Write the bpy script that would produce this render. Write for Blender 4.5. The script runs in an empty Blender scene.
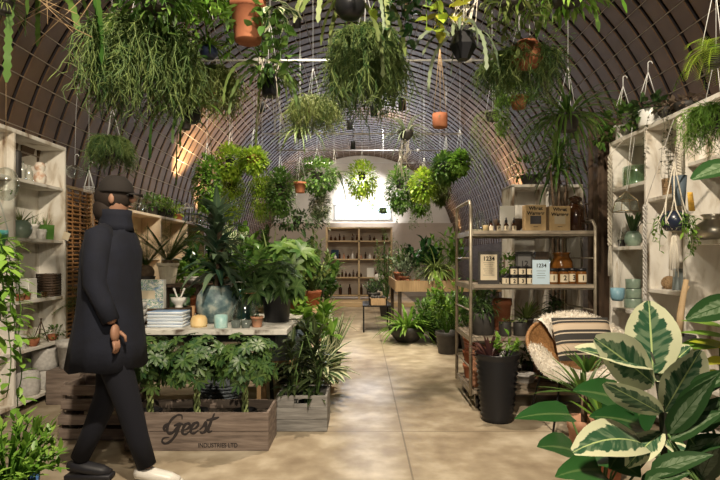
import bpy, math, random
from mathutils import Vector, Matrix
PI = math.pi
SC = bpy.context.scene
COL = SC.collection
R0 = random.Random(7)
V = Vector

# ---------- camera frame: metres in the room from photo pixels at a known distance ----------
FPX, CX, CY, CH = 520.0, 362.0, 258.0, 1.30
def P(px, py, d):
    return V(((px-CX)/FPX*d, d, CH-(py-CY)/FPX*d))
def S(n, d):
    return n/FPX*d

# ---------- materials ----------
MATS = {}
def _base(name):
    m = bpy.data.materials.new(name); m.use_nodes = True
    nt = m.node_tree
    b = nt.nodes.get('Principled BSDF')
    return m, nt, b
def link(nt, a, b): nt.links.new(a, b)
def mat(name, c, rough=.6, metal=0, emis=None, es=0, trans=0, alpha=1, ior=1.45, coat=0):
    if name in MATS: return MATS[name]
    m, nt, b = _base(name)
    b.inputs['Base Color'].default_value = (*c, 1)
    b.inputs['Roughness'].default_value = rough
    b.inputs['Metallic'].default_value = metal
    b.inputs['IOR'].default_value = ior
    if trans: b.inputs['Transmission Weight'].default_value = trans
    if coat: b.inputs['Coat Weight'].default_value = coat
    if emis: b.inputs['Emission Color'].default_value = (*emis, 1); b.inputs['Emission Strength'].default_value = es
    MATS[name] = m
    return m
def noisy(name, stops, scale=8, stretch=(1,1,1), rough=.6, bump=.2, detail=6, metal=0, bscale=None, rr=None, dist=0.0):
    if name in MATS: return MATS[name]
    m, nt, b = _base(name)
    tc = nt.nodes.new('ShaderNodeTexCoord'); mp = nt.nodes.new('ShaderNodeMapping')
    mp.inputs['Scale'].default_value = stretch
    n = nt.nodes.new('ShaderNodeTexNoise'); n.inputs['Scale'].default_value = scale; n.inputs['Detail'].default_value = detail
    n.inputs['Distortion'].default_value = dist
    r = nt.nodes.new('ShaderNodeValToRGB')
    el = r.color_ramp.elements
    while len(el) < len(stops): el.new(.5)
    for e, (p, c) in zip(el, stops): e.position = p; e.color = (*c, 1)
    link(nt, tc.outputs['Object'], mp.inputs['Vector']); link(nt, mp.outputs[0], n.inputs['Vector'])
    link(nt, n.outputs['Fac'], r.inputs[0]); link(nt, r.outputs[0], b.inputs['Base Color'])
    b.inputs['Roughness'].default_value = rough; b.inputs['Metallic'].default_value = metal
    if rr:
        q = nt.nodes.new('ShaderNodeMapRange'); q.inputs[3].default_value = rr[0]; q.inputs[4].default_value = rr[1]
        link(nt, n.outputs['Fac'], q.inputs[0]); link(nt, q.outputs[0], b.inputs['Roughness'])
    if bump:
        n2 = nt.nodes.new('ShaderNodeTexNoise'); n2.inputs['Scale'].default_value = bscale or scale*3; n2.inputs['Detail'].default_value = 4
        link(nt, mp.outputs[0], n2.inputs['Vector'])
        bp = nt.nodes.new('ShaderNodeBump'); bp.inputs['Strength'].default_value = bump; bp.inputs['Distance'].default_value = .01
        link(nt, n2.outputs['Fac'], bp.inputs['Height']); link(nt, bp.outputs[0], b.inputs['Normal'])
    MATS[name] = m
    return m
def leafmat(name, c1, c2, rough=.42, trans=.3, vein=0.0):
    """two natural leaf greens picked per leaf, thin translucent blade"""
    if name in MATS: return MATS[name]
    m, nt, b = _base(name)
    at = nt.nodes.new('ShaderNodeAttribute'); at.attribute_name = 'rnd'
    mx = nt.nodes.new('ShaderNodeMix'); mx.data_type = 'RGBA'
    mx.inputs[6].default_value = (*c1, 1); mx.inputs[7].default_value = (*c2, 1)
    link(nt, at.outputs['Fac'], mx.inputs[0])
    out = mx.outputs[2]
    if vein:
        uv = nt.nodes.new('ShaderNodeUVMap'); sx = nt.nodes.new('ShaderNodeSeparateXYZ'); link(nt, uv.outputs[0], sx.inputs[0])
        a = nt.nodes.new('ShaderNodeMath'); a.operation = 'SUBTRACT'; a.inputs[1].default_value = .5; link(nt, sx.outputs[0], a.inputs[0])
        ab = nt.nodes.new('ShaderNodeMath'); ab.operation = 'ABSOLUTE'; link(nt, a.outputs[0], ab.inputs[0])
        lt = nt.nodes.new('ShaderNodeMath'); lt.operation = 'LESS_THAN'; lt.inputs[1].default_value = .045; link(nt, ab.outputs[0], lt.inputs[0])
        ml = nt.nodes.new('ShaderNodeMath'); ml.operation = 'MULTIPLY'; ml.inputs[1].default_value = vein; link(nt, lt.outputs[0], ml.inputs[0])
        m2 = nt.nodes.new('ShaderNodeMix'); m2.data_type = 'RGBA'; m2.inputs[7].default_value = (.45,.55,.22,1)
        link(nt, ml.outputs[0], m2.inputs[0]); link(nt, out, m2.inputs[6]); out = m2.outputs[2]
    link(nt, out, b.inputs['Base Color']); b.inputs['Roughness'].default_value = rough
    tr = nt.nodes.new('ShaderNodeBsdfTranslucent'); link(nt, out, tr.inputs[0])
    ms = nt.nodes.new('ShaderNodeMixShader'); ms.inputs[0].default_value = trans
    o = nt.nodes['Material Output']
    link(nt, b.outputs[0], ms.inputs[1]); link(nt, tr.outputs[0], ms.inputs[2]); link(nt, ms.outputs[0], o.inputs['Surface'])
    MATS[name] = m
    return m
def variegated(name, green, green2, edge, thr=.62, amp=.9, rough=.35):
    """leaf with pale irregular margin: pattern follows the blade's own UV"""
    m, nt, b = _base(name); L = nt.links.new; N = nt.nodes.new
    uv = N('ShaderNodeUVMap'); sx = N('ShaderNodeSeparateXYZ'); L(uv.outputs[0], sx.inputs[0])
    def M(op, a, bb=None):
        n = N('ShaderNodeMath'); n.operation = op
        for i, x in enumerate((a, bb)):
            if x is None: continue
            if isinstance(x, (int, float)): n.inputs[i].default_value = x
            else: L(x, n.inputs[i])
        return n.outputs[0]
    ax = M('MULTIPLY', M('ABSOLUTE', M('SUBTRACT', sx.outputs[0], .5)), 2)
    at = N('ShaderNodeAttribute'); at.attribute_name = 'rnd'
    cb = N('ShaderNodeCombineXYZ'); 
    L(M('MULTIPLY', ax, 1.3), cb.inputs[0])
    L(M('MULTIPLY', M('SUBTRACT', sx.outputs[1], M('MULTIPLY', ax, .22)), 13), cb.inputs[1])
    L(M('ADD', M('MULTIPLY', at.outputs['Fac'], 30), M('GREATER_THAN', sx.outputs[0], .5)), cb.inputs[2])
    n = N('ShaderNodeTexNoise'); n.inputs['Scale'].default_value = 1; n.inputs['Detail'].default_value = 3; L(cb.outputs[0], n.inputs['Vector'])
    e = M('ADD', ax, M('MULTIPLY', M('SUBTRACT', n.outputs['Fac'], .5), amp))
    tipm = M('MULTIPLY', M('ABSOLUTE', M('SUBTRACT', sx.outputs[1], .45)), .55)
    e = M('ADD', e, tipm)
    st = N('ShaderNodeMapRange'); st.inputs[1].default_value = thr; st.inputs[2].default_value = thr+.05; L(e, st.inputs[0])
    g = N('ShaderNodeMapRange'); g.inputs[1].default_value = .45; g.inputs[2].default_value = .55; L(n.outputs['Fac'], g.inputs[0])
    m1 = N('ShaderNodeMix'); m1.data_type = 'RGBA'; m1.inputs[6].default_value = (*green,1); m1.inputs[7].default_value = (*green2,1); L(g.outputs[0], m1.inputs[0])
    m2 = N('ShaderNodeMix'); m2.data_type = 'RGBA'; L(m1.outputs[2], m2.inputs[6]); m2.inputs[7].default_value = (*edge,1); L(st.outputs[0], m2.inputs[0])
    rib = M('LESS_THAN', ax, .035)
    m3 = N('ShaderNodeMix'); m3.data_type = 'RGBA'; L(m2.outputs[2], m3.inputs[6]); m3.inputs[7].default_value = (edge[0]*.8,edge[1]*.95,edge[2]*.6,1); L(rib, m3.inputs[0])
    L(m3.outputs[2], b.inputs['Base Color']); b.inputs['Roughness'].default_value = rough
    tr = N('ShaderNodeBsdfTranslucent'); L(m3.outputs[2], tr.inputs[0]); ms = N('ShaderNodeMixShader'); ms.inputs[0].default_value = .2
    L(b.outputs[0], ms.inputs[1]); L(tr.outputs[0], ms.inputs[2]); L(ms.outputs[0], nt.nodes['Material Output'].inputs['Surface'])
    MATS[name] = m
    return m
def striped(name, stops, scale, axis='Z', rough=.85, bump=.0):
    """bands across the object's own axis"""
    m, nt, b = _base(name); N = nt.nodes.new
    tc = N('ShaderNodeTexCoord'); s = N('ShaderNodeSeparateXYZ'); link(nt, tc.outputs['Object'], s.inputs[0])
    f = N('ShaderNodeMath'); f.operation = 'MULTIPLY'; f.inputs[1].default_value = scale; link(nt, s.outputs['XYZ'.index(axis)], f.inputs[0])
    fr = N('ShaderNodeMath'); fr.operation = 'FRACT'; link(nt, f.outputs[0], fr.inputs[0])
    r = N('ShaderNodeValToRGB'); r.color_ramp.interpolation = 'CONSTANT'; el = r.color_ramp.elements
    while len(el) < len(stops): el.new(.5)
    for e, (p, c) in zip(el, stops): e.position = p; e.color = (*c, 1)
    link(nt, fr.outputs[0], r.inputs[0]); link(nt, r.outputs[0], b.inputs['Base Color']); b.inputs['Roughness'].default_value = rough
    MATS[name] = m
    return m

# ---------- mesh builder ----------
class MB:
    def __init__(s): s.v = []; s.f = []; s.uv = []; s.r = []; s.cur = 0.5
    def add(s, p, u=(.5,.5)):
        s.v.append((p[0],p[1],p[2])); s.uv.append(u); s.r.append(s.cur); return len(s.v)-1
    def box(s, c, h, rz=0, bev=0, M=None):
        cx,cy,cz = c; hx,hy,hz = h[0]/2,h[1]/2,h[2]/2
        bev = min(bev, hx*.45, hy*.45, hz*.45)
        ca, sa = math.cos(rz), math.sin(rz)
        def T(x,y,z):
            p = V((x*ca-y*sa+cx, x*sa+y*ca+cy, z+cz))
            return M @ p if M else p
        if not bev:
            i = [s.add(T(x,y,z)) for z in (-hz,hz) for x,y in ((-hx,-hy),(hx,-hy),(hx,hy),(-hx,hy))]
            for q in ((3,2,1,0),(4,5,6,7),(0,1,5,4),(1,2,6,5),(2,3,7,6),(3,0,4,7)): s.f.append([i[k] for k in q])
        else:
            rings = []
            for z,ins in ((-hz,bev),(-hz+bev,0),(hz-bev,0),(hz,bev)):
                x,y = hx-ins, hy-ins; b = bev if ins == 0 else bev*.4
                rings.append([s.add(T(*q,z)) for q in ((-x+b,-y),(x-b,-y),(x,-y+b),(x,y-b),(x-b,y),(-x+b,y),(-x,y-b),(-x,-y+b))])
            for a,b2 in zip(rings, rings[1:]):
                for k in range(8): s.f.append([a[k],a[(k+1)%8],b2[(k+1)%8],b2[k]])
            s.f.append(rings[0][::-1]); s.f.append(rings[-1])
        return s
    def tube(s, pts, r, n=6, cap=True, flat=1.0):
        pts = [V(p) for p in pts]; N = len(pts)
        rr = r if isinstance(r,(list,tuple)) else [r]*N
        up = None; prev = None; rings = []
        for i,p in enumerate(pts):
            t = (pts[min(i+1,N-1)]-pts[max(i-1,0)])
            if t.length < 1e-9: t = V((0,0,1))
            t.normalize()
            if up is None:
                up = V((0,0,1)) if abs(t.z) < .9 else V((1,0,0))
            a = t.cross(up)
            if a.length < 1e-6: a = t.cross(V((0,1,0)))
            a.normalize(); b = a.cross(t).normalized(); up = b
            rings.append([s.add(p+a*math.cos(2*PI*k/n)*rr[i]+b*math.sin(2*PI*k/n)*rr[i]*flat,(k/n,i/(N-1 or 1))) for k in range(n)])
        for a,b in zip(rings,rings[1:]):
            for k in range(n): s.f.append([a[k],a[(k+1)%n],b[(k+1)%n],b[k]])
        if cap and n > 2: s.f.append(rings[0][::-1]); s.f.append(rings[-1])
        return s
    def lathe(s, prof, c=(0,0,0), n=24, sx=1, sy=1, flute=0, fn=12):
        rings = []
        for r,z in prof:
            rings.append([s.add((c[0]+sx*r*(1+flute*math.cos(fn*2*PI*k/n))*math.cos(2*PI*k/n), c[1]+sy*r*(1+flute*math.cos(fn*2*PI*k/n))*math.sin(2*PI*k/n), c[2]+z),(k/n,z)) for k in range(n)])
        for a,b in zip(rings,rings[1:]):
            for k in range(n): s.f.append([a[k],a[(k+1)%n],b[(k+1)%n],b[k]])
        if prof[0][0] > 1e-4: s.f.append(rings[0][::-1])
        if prof[-1][0] > 1e-4: s.f.append(rings[-1])
        return s
    def ell(s, c, r, n=12, m=8):
        s.lathe([(max(1e-5,math.sin(PI*i/m)) , -math.cos(PI*i/m)) for i in range(m+1)], (0,0,0), n)
        k = n*(m+1)
        for i in range(len(s.v)-k, len(s.v)):
            x,y,z = s.v[i]; s.v[i] = (c[0]+x*r[0], c[1]+y*r[1], c[2]+z*r[2])
        return s
    def leaf(s, base, d, L, W, droop=.4, segs=4, shape='oval', fold=.2, up=None, wave=0, rnd=None, curl=None):
        s.cur = R0.random() if rnd is None else rnd
        p = V(base); d = V(d).normalized(); up = V(up) if up else V((0,0,1))
        side = d.cross(up)
        if side.length < .05: side = d.cross(V((R0.uniform(-1,1),R0.uniform(-1,1),.1)))
        side.normalize(); rows = []
        for i in range(segs+1):
            t = i/segs
            if shape == 'oval': w = math.sin(PI*min(1,t*.94+.03))**.75
            elif shape == 'round': w = math.sin(PI*min(1,t*.935+.055))**.55
            elif shape == 'lance': w = math.sin(PI*(t**.7))**.8 if 0<t<1 else .02
            elif shape == 'strap': w = min(1, .5+t*3)*(1-t**4)
            elif shape == 'heart': w = (1-t)**.6*(1.25 if t>.02 else .75)
            elif shape == 'obov': w = math.sin(PI*(t**1.5))**.8 if 0<t<1 else .05
            else: w = 1-t
            w = max(w,.03)*W/2
            nrm = side.cross(d).normalized()
            u2 = side*w
            rr = nrm*(fold*w) + nrm*(wave*w*math.sin(t*9))
            rows.append((s.add(p-u2+rr,(0,t)), s.add(p,(.5,t)), s.add(p+u2+nrm*(fold*w)-nrm*(wave*w*math.sin(t*9)),(1,t))))
            p = p + d*(L/segs)
            d = (d+V((0,0,-droop/segs))).normalized() if curl is None else (d+V(curl)*(1/segs)).normalized()
        for a,b in zip(rows,rows[1:]):
            s.f.append([a[0],a[1],b[1],b[0]]); s.f.append([a[1],a[2],b[2],b[1]])
        return p
    def build(s, name, m, parent=None, smooth=True, **kw):
        me = bpy.data.meshes.new(name); me.from_pydata(s.v, [], s.f)
        if s.uv:
            uvl = me.uv_layers.new(name='UVMap')
            idx = [0]*len(me.loops); me.loops.foreach_get('vertex_index', idx)
            fl = []
            for i in idx: fl += s.uv[i]
            uvl.data.foreach_set('uv', fl)
        at = me.attributes.new('rnd','FLOAT','POINT'); at.data.foreach_set('value', s.r)
        if smooth: 
            me.polygons.foreach_set('use_smooth',[True]*len(me.polygons))
        me.materials.append(m); me.update()
        o = bpy.data.objects.new(name, me); COL.objects.link(o)
        if parent: o.parent = parent
        for k,v in kw.items():
            if v is not None: o[k] = v
        return o
def thing(name, label, cat, loc=(0,0,0), rz=0, group=None, rot=None):
    o = bpy.data.objects.new(name, None); COL.objects.link(o); o.empty_display_size = .05
    o.location = loc; o.rotation_euler = rot or (0,0,rz); o['label'] = label; o['category'] = cat
    if group: o['group'] = group
    return o
def solo(name, mb, m, label, cat, loc=(0,0,0), rz=0, group=None, smooth=True, kind=None, rot=None):
    o = mb.build(name, m, None, smooth); o.location = loc; o.rotation_euler = rot or (0,0,rz)
    o['label'] = label; o['category'] = cat
    if group: o['group'] = group
    if kind: o['kind'] = kind
    return o
def struct(name, mb, m, smooth=False):
    o = mb.build(name, m, None, smooth); o['kind'] = 'structure'; return o
def dup(root, loc, label, rz=None, group=None, scale=None):
    kids = {}
    for o in list(COL.objects):
        if o.parent: kids.setdefault(o.parent, []).append(o)
    def cp(o, par):
        c = o.copy(); COL.objects.link(c)
        if par: c.parent = par
        for k in kids.get(o, []): cp(k, c)
        return c
    r = cp(root, None); r.location = loc; r['label'] = label
    if rz is not None: r.rotation_euler = (0,0,rz)
    if group: r['group'] = group
    if scale: r.scale = (scale,)*3
    return r
def text(name, body, size, loc, rot, m, parent, align='CENTER', bold=0.0, sx=1.0):
    cu = bpy.data.curves.new(name,'FONT'); cu.body = body; cu.size = size; cu.align_x = align; cu.align_y = 'CENTER'
    cu.extrude = .0006; cu.offset = bold
    t = bpy.data.objects.new(name+'_tmp', cu); COL.objects.link(t)
    dg = bpy.context.evaluated_depsgraph_get(); dg.update()
    me = bpy.data.meshes.new_from_object(t.evaluated_get(dg)); bpy.data.objects.remove(t)
    me.materials.clear(); me.materials.append(m)
    o = bpy.data.objects.new(name, me); COL.objects.link(o); o.parent = parent; o.location = loc; o.rotation_euler = rot; o.scale = (sx,1,1)
    return o
def skin(name, vs, es, rs, m, parent=None, lv=2, root=0):
    me = bpy.data.meshes.new(name); me.from_pydata(vs, es, [])
    t = bpy.data.objects.new(name+'_tmp', me); COL.objects.link(t)
    md = t.modifiers.new('s','SKIN'); md.use_smooth_shade = True
    for i,sv in enumerate(me.skin_vertices[0].data):
        r = rs[i]; sv.radius = r if isinstance(r,tuple) else (r,r); sv.use_root = (i == root)
    sb = t.modifiers.new('b','SUBSURF'); sb.levels = lv; sb.render_levels = lv
    dg = bpy.context.evaluated_depsgraph_get(); dg.update()
    nm = bpy.data.meshes.new_from_object(t.evaluated_get(dg)); bpy.data.objects.remove(t)
    nm.materials.clear(); nm.materials.append(m)
    nm.polygons.foreach_set('use_smooth',[True]*len(nm.polygons))
    o = bpy.data.objects.new(name, nm); COL.objects.link(o)
    if parent: o.parent = parent
    return o
def arc_label(r, z0, z1, half=62, n=10):
    b = MB(); rows = []
    for k in range(n+1):
        a = math.radians(-90-half+2*half*k/n); rows.append((b.add((r*math.cos(a),r*math.sin(a),z0)), b.add((r*math.cos(a),r*math.sin(a),z1))))
    for p,q in zip(rows,rows[1:]): b.f.append([p[0],q[0],q[1],p[1]])
    return b
def rdir(z0=-1, z1=1, rng=R0):
    a = rng.uniform(0,2*PI); z = rng.uniform(z0,z1); r = math.sqrt(max(0,1-z*z))
    return V((r*math.cos(a), r*math.sin(a), z))
VR, VZ = 3.15, 1.65
def vault_z(x): return VZ+math.sqrt(max(.01,VR*VR-x*x))-.01
# ---------- palette ----------
M_white = noisy('whitewashed_wood', [(.30,(.20,.13,.08)),(.36,(.50,.43,.34)),(.47,(.74,.70,.63)),(.7,(.83,.80,.75))], 7, (1,1,.35), .75, .35, 12, bscale=30, dist=.6)
M_tabletop = noisy('chipped_white_wood', [(.32,(.12,.09,.07)),(.45,(.62,.6,.55)),(1,(.75,.73,.68))], 9, (1,2,1), .6, .3, 8)
M_crate = noisy('weathered_crate_wood', [(.2,(.06,.045,.038)),(.5,(.19,.145,.12)),(.8,(.31,.25,.21))], 4, (1,3,9), .85, .35, 8)
M_crate2 = noisy('grey_crate_wood', [(.2,(.08,.075,.07)),(.5,(.22,.21,.2)),(.8,(.36,.35,.33))], 4, (1,3,9), .85, .35, 8)
M_dwood = noisy('dark_wood', [(.2,(.03,.018,.01)),(.8,(.10,.06,.035))], 5, (6,6,1), .6, .2)
M_wood = noisy('pale_wood', [(.2,(.28,.17,.08)),(.8,(.46,.30,.16))], 5, (8,8,1), .5, .1)
M_steel = noisy('galvanised_steel', [(.2,(.22,.19,.15)),(.8,(.48,.42,.33))], 14, (1,1,1), .45, .1, metal=.6)
M_iron = mat('black_iron', (.015,.014,.014), .5, .6)
M_rod = mat('white_painted_rod', (.75,.73,.7), .4)
M_cordm = mat('cotton_cord', (.62,.57,.48), .9)
M_wire = mat('white_wire', (.8,.8,.78), .4)
M_jute = mat('jute_cord', (.35,.24,.13), .9)
M_terra = noisy('terracotta', [(.3,(.26,.08,.035)),(.7,(.40,.15,.07))], 9, rough=.8, bump=.1)
M_terra2 = noisy('pale_terracotta', [(.3,(.34,.16,.09)),(.7,(.50,.27,.17))], 12, rough=.8, bump=.1)
M_black = mat('black_plastic', (.012,.012,.014), .35)
M_darkpot = noisy('dark_pot', [(.3,(.02,.018,.017)),(.7,(.05,.045,.04))], 10, rough=.6, bump=.1)
M_wpot = mat('white_ceramic', (.75,.72,.67), .35)
M_gpot = noisy('grey_stoneware', [(.3,(.42,.40,.38)),(.7,(.58,.56,.53))], 40, rough=.8, bump=.1)
M_green_gl = mat('green_glaze', (.07,.17,.03), .3)
M_cela = noisy('celadon_glaze', [(.3,(.16,.24,.19)),(.7,(.33,.42,.33))], 5, rough=.3, bump=.05)
M_blueg = noisy('blue_grey_glaze', [(.36,(.06,.11,.13)),(.5,(.15,.22,.23)),(.62,(.40,.44,.40))], 12, rough=.5, bump=.4)
M_teal = mat('teal_glaze', (.04,.16,.15), .3)
M_mint = mat('mint_glaze', (.42,.52,.44), .5)
M_blue = mat('blue_glaze', (.16,.3,.38), .45)
M_turq = noisy('turquoise_glaze', [(.3,(.25,.5,.5)),(.7,(.5,.68,.65))], 20, rough=.4, bump=.1)
def glassmat(name, col, rough=.03, tr=.75):
    """thin-walled glass: mostly see-through with real reflections"""
    m, nt, b = _base(name); N = nt.nodes.new
    t = N('ShaderNodeBsdfTransparent'); t.inputs[0].default_value = (*col,1)
    g = N('ShaderNodeBsdfGlossy'); g.inputs['Roughness'].default_value = rough; g.inputs['Color'].default_value = (.9,.95,.95,1)
    lw = N('ShaderNodeLayerWeight'); lw.inputs[0].default_value = .35
    mr = N('ShaderNodeMapRange'); mr.inputs[3].default_value = 1-tr-.15; mr.inputs[4].default_value = .75; link(nt, lw.outputs['Facing'], mr.inputs[0])
    mx = N('ShaderNodeMixShader'); link(nt, mr.outputs[0], mx.inputs[0]); link(nt, t.outputs[0], mx.inputs[1]); link(nt, g.outputs[0], mx.inputs[2])
    link(nt, mx.outputs[0], nt.nodes['Material Output'].inputs['Surface']); MATS[name] = m; return m
M_glass = glassmat('clear_glass', (.93,.96,.95), .12, .83)
M_gglass = glassmat('green_glass', (.72,.85,.74))
M_amber = mat('amber_glass', (.16,.06,.012), .12, coat=.5)
M_brownbt = mat('brown_glass', (.04,.015,.006), .12, coat=.5)
M_brass = mat('aged_brass', (.42,.33,.2), .35, .8)
M_silver = mat('aged_silver', (.6,.55,.47), .35, .85)
M_soil = noisy('potting_soil', [(.3,(.015,.01,.007)),(.7,(.05,.035,.022))], 60, rough=.95, bump=.6)
M_bark = noisy('bark', [(.3,(.08,.05,.03)),(.7,(.2,.14,.09))], 20, rough=.9, bump=.5)
M_stem = mat('green_stem', (.09,.16,.04), .6)
M_paper = noisy('cream_paper', [(.3,(.62,.53,.38)),(.7,(.68,.59,.44))], 6, rough=.8, bump=0)
M_kraft = noisy('kraft_card', [(.3,(.46,.32,.16)),(.7,(.52,.37,.2))], 30, rough=.85, bump=0)
M_ink = mat('black_ink', (.012,.01,.009), .8)
M_cin = mat('charcoal_paint', (.028,.022,.022), .85)
M_whitecard = mat('white_card', (.85,.83,.78), .7)
M_bluecard = mat('pale_blue_card', (.5,.64,.76), .6)
M_fleece = noisy('sheepskin', [(.3,(.74,.67,.57)),(.7,(.9,.86,.79))], 60, rough=.95, bump=.8, bscale=90)
M_rattan = noisy('rattan', [(.3,(.18,.08,.025)),(.7,(.38,.2,.08))], 60, (1,1,1), .55, .4)
M_wicker = noisy('woven_basket', [(.3,(.22,.13,.06)),(.7,(.45,.31,.17))], 90, (1,1,3), .8, .6)
M_navy = noisy('navy_cloth', [(.3,(.0025,.0035,.010)),(.7,(.005,.007,.018))], 12, rough=.9, bump=.2)
M_trouser = mat('dark_denim', (.004,.0045,.010), .9)
M_skinm = mat('skin', (.32,.17,.11), .55)
# leaf greens
L_dark = leafmat('leaf_dark', (.025,.065,.02), (.075,.14,.04), .36, .2, .25)
L_mid = leafmat('leaf_mid', (.045,.13,.022), (.16,.27,.055), .42)
L_fresh = leafmat('leaf_fresh', (.10,.24,.025), (.27,.44,.07), .45, .35)
L_lime = leafmat('leaf_lime', (.20,.36,.03), (.46,.58,.07), .45, .4)
L_yel = leafmat('leaf_yellow', (.45,.5,.03), (.62,.6,.08), .4, .4)
L_olive = leafmat('leaf_olive', (.09,.15,.035), (.25,.30,.09), .5, .25)
L_rhip = leafmat('stem_rhipsalis', (.045,.12,.03), (.26,.34,.10), .5, .25)
L_rhip2 = leafmat('stem_rhipsalis_pale', (.12,.21,.045), (.40,.45,.15), .5, .25)
L_grey = leafmat('leaf_grey', (.12,.17,.1), (.25,.3,.18), .6, .2)
L_glossy = leafmat('leaf_glossy', (.012,.055,.014), (.03,.105,.025), .28, .1, .14)
L_blueg = leafmat('leaf_bluegreen', (.03,.08,.05), (.17,.25,.15), .35, .2, .2)
L_vfic = variegated('leaf_variegated_fig', (.035,.105,.05), (.15,.23,.13), (.66,.68,.45), .66, .7)
L_vpep = variegated('leaf_cream_edged', (.02,.06,.02), (.05,.12,.04), (.65,.68,.45), .6, .3)
L_agl = variegated('leaf_silver_centre', (.09,.15,.07), (.17,.24,.14), (.025,.07,.02), .5, .4)

# ---------- the room ----------
YA, YB = -1.4, 18.0
mb = MB(); mb.box((0,(YA+YB)/2,-.05),(6.8,YB-YA+.4,.1))
def floor_mat():
    m, nt, b = _base('worn_dappled_concrete'); N = nt.nodes.new
    tc = N('ShaderNodeTexCoord')
    n1 = N('ShaderNodeTexNoise'); n1.inputs['Scale'].default_value = .9; n1.inputs['Detail'].default_value = 8; n1.inputs['Distortion'].default_value = .6
    n2 = N('ShaderNodeTexNoise'); n2.inputs['Scale'].default_value = 5; n2.inputs['Detail'].default_value = 10
    link(nt, tc.outputs['Object'], n1.inputs['Vector']); link(nt, tc.outputs['Object'], n2.inputs['Vector'])
    r = N('ShaderNodeValToRGB'); el = r.color_ramp.elements; el.new(.5)
    for e,(p,c) in zip(el, [(.34,(.20,.15,.10)),(.5,(.36,.295,.21)),(.64,(.56,.49,.38))]): e.position=p; e.color=(*c,1)  # concrete mottling, contrast raised to paint in light dapples as well
    mx = N('ShaderNodeMath'); mx.operation='MULTIPLY_ADD'; mx.inputs[1].default_value=.5; link(nt, n1.outputs['Fac'], mx.inputs[0])
    ml = N('ShaderNodeMath'); ml.operation='MULTIPLY'; ml.inputs[1].default_value=.5; link(nt, n2.outputs['Fac'], ml.inputs[0]); link(nt, ml.outputs[0], mx.inputs[2])
    link(nt, mx.outputs[0], r.inputs[0])
    # saw-cut slab joints
    s = N('ShaderNodeSeparateXYZ'); link(nt, tc.outputs['Object'], s.inputs[0])
    def joint(out, off, per):
        a = N('ShaderNodeMath'); a.operation='ADD'; a.inputs[1].default_value=off; link(nt,out,a.inputs[0])
        w = N('ShaderNodeMath'); w.operation='PINGPONG'; w.inputs[1].default_value=per/2; link(nt,a.outputs[0],w.inputs[0])
        l = N('ShaderNodeMath'); l.operation='LESS_THAN'; l.inputs[1].default_value=.006; link(nt,w.outputs[0],l.inputs[0]); return l.outputs[0]
    j1 = joint(s.outputs[0], -.3, 2.4); j2 = joint(s.outputs[1], .9, 2.4)
    mm = N('ShaderNodeMath'); mm.operation='MAXIMUM'; link(nt,j1,mm.inputs[0]); link(nt,j2,mm.inputs[1])
    mc = N('ShaderNodeMix'); mc.data_type='RGBA'; mc.inputs[7].default_value=(.1,.075,.05,1); link(nt, r.outputs[0], mc.inputs[6])
    m5 = N('ShaderNodeMath'); m5.operation='MULTIPLY'; m5.inputs[1].default_value=.6; link(nt,mm.outputs[0],m5.inputs[0]); link(nt,m5.outputs[0],mc.inputs[0])
    link(nt, mc.outputs[2], b.inputs['Base Color'])
    rg = N('ShaderNodeMapRange'); rg.inputs[1].default_value=.3; rg.inputs[2].default_value=.7; rg.inputs[3].default_value=.5; rg.inputs[4].default_value=.28
    link(nt, n1.outputs['Fac'], rg.inputs[0]); link(nt, rg.outputs[0], b.inputs['Roughness'])
    bp = N('ShaderNodeBump'); bp.inputs['Strength'].default_value=.12; bp.inputs['Distance'].default_value=.01; link(nt, n2.outputs['Fac'], bp.inputs['Height']); link(nt,bp.outputs[0],b.inputs['Normal'])
    return m
struct('floor', mb, floor_mat())

M_tile = noisy('fired_clay_panel', [(.3,(.078,.043,.020)),(.7,(.135,.075,.035))], 3, rough=.58, bump=.1)
M_gap = mat('hoop_recess_shade', (.014,.010,.012), .8)  # shade between hoops put into the colour of recess sides and backing
M_seam = mat('pale_seam_batten', (.34,.28,.22), .6)
HY, NA = .235, 48
mb = MB(); gp = MB()
def vp(a, y, r): return (-r*math.cos(a), y, VZ+r*math.sin(a))
nH = int((YB-YA)/HY)
for i in range(nH):
    y0 = YA+i*HY+.008; y1 = y0+HY-.044
    for j in range(NA):
        a0 = PI*j/NA+.0022; a1 = PI*(j+1)/NA-.0022
        rn, rf = VR, VR+.010
        cs = ((a0,y0,rn),(a1,y0,rn),(a1,y1,rf),(a0,y1,rf)); e = .012
        o = [mb.add(vp(a,y,r)) for a,y,r in cs]
        k = [mb.add(vp(a,y,r+e)) for a,y,r in cs]
        mb.f.append(o)
        for q in range(4): mb.f.append([o[q],k[q],k[(q+1)%4],o[(q+1)%4]])
        g = [gp.add(vp(a,y,r+e)) for a,y,r in cs]
        h = [gp.add(vp(a,y,VR+.055)) for a,y,r in cs]
        for q in range(4): gp.f.append([g[q],h[q],h[(q+1)%4],g[(q+1)%4]])
struct('ceiling', mb, M_tile)
mb = gp
for j in range(NA):
    a0, a1 = PI*j/NA, PI*(j+1)/NA
    mb.f.append([mb.add(vp(a,y,VR+.056)) for a,y in ((a0,YA),(a1,YA),(a1,YB),(a0,YB))])
    mb.f.append([mb.add(vp(a,y,VR+.15)) for a,y in ((a0,YA),(a0,YB),(a1,YB),(a1,YA))])
struct('trim_1', mb, M_gap)
mb = MB()
for j in range(1,NA):
    a = PI*j/NA
    mb.tube([vp(a,YA,VR+.004),vp(a,YB,VR+.004)], .0055, 4)
struct('trim_2', mb, M_seam)
mb = MB(); mb.box((-VR-.08,(YA+YB)/2,VZ/2),(.16,YB-YA,VZ)); 
M_sidew = noisy('dark_side_wall', [(.3,(.06,.045,.035)),(.7,(.12,.09,.07))], 3, (1,1,6), .8, .2)
struct('wall_left', mb, M_sidew)
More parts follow.
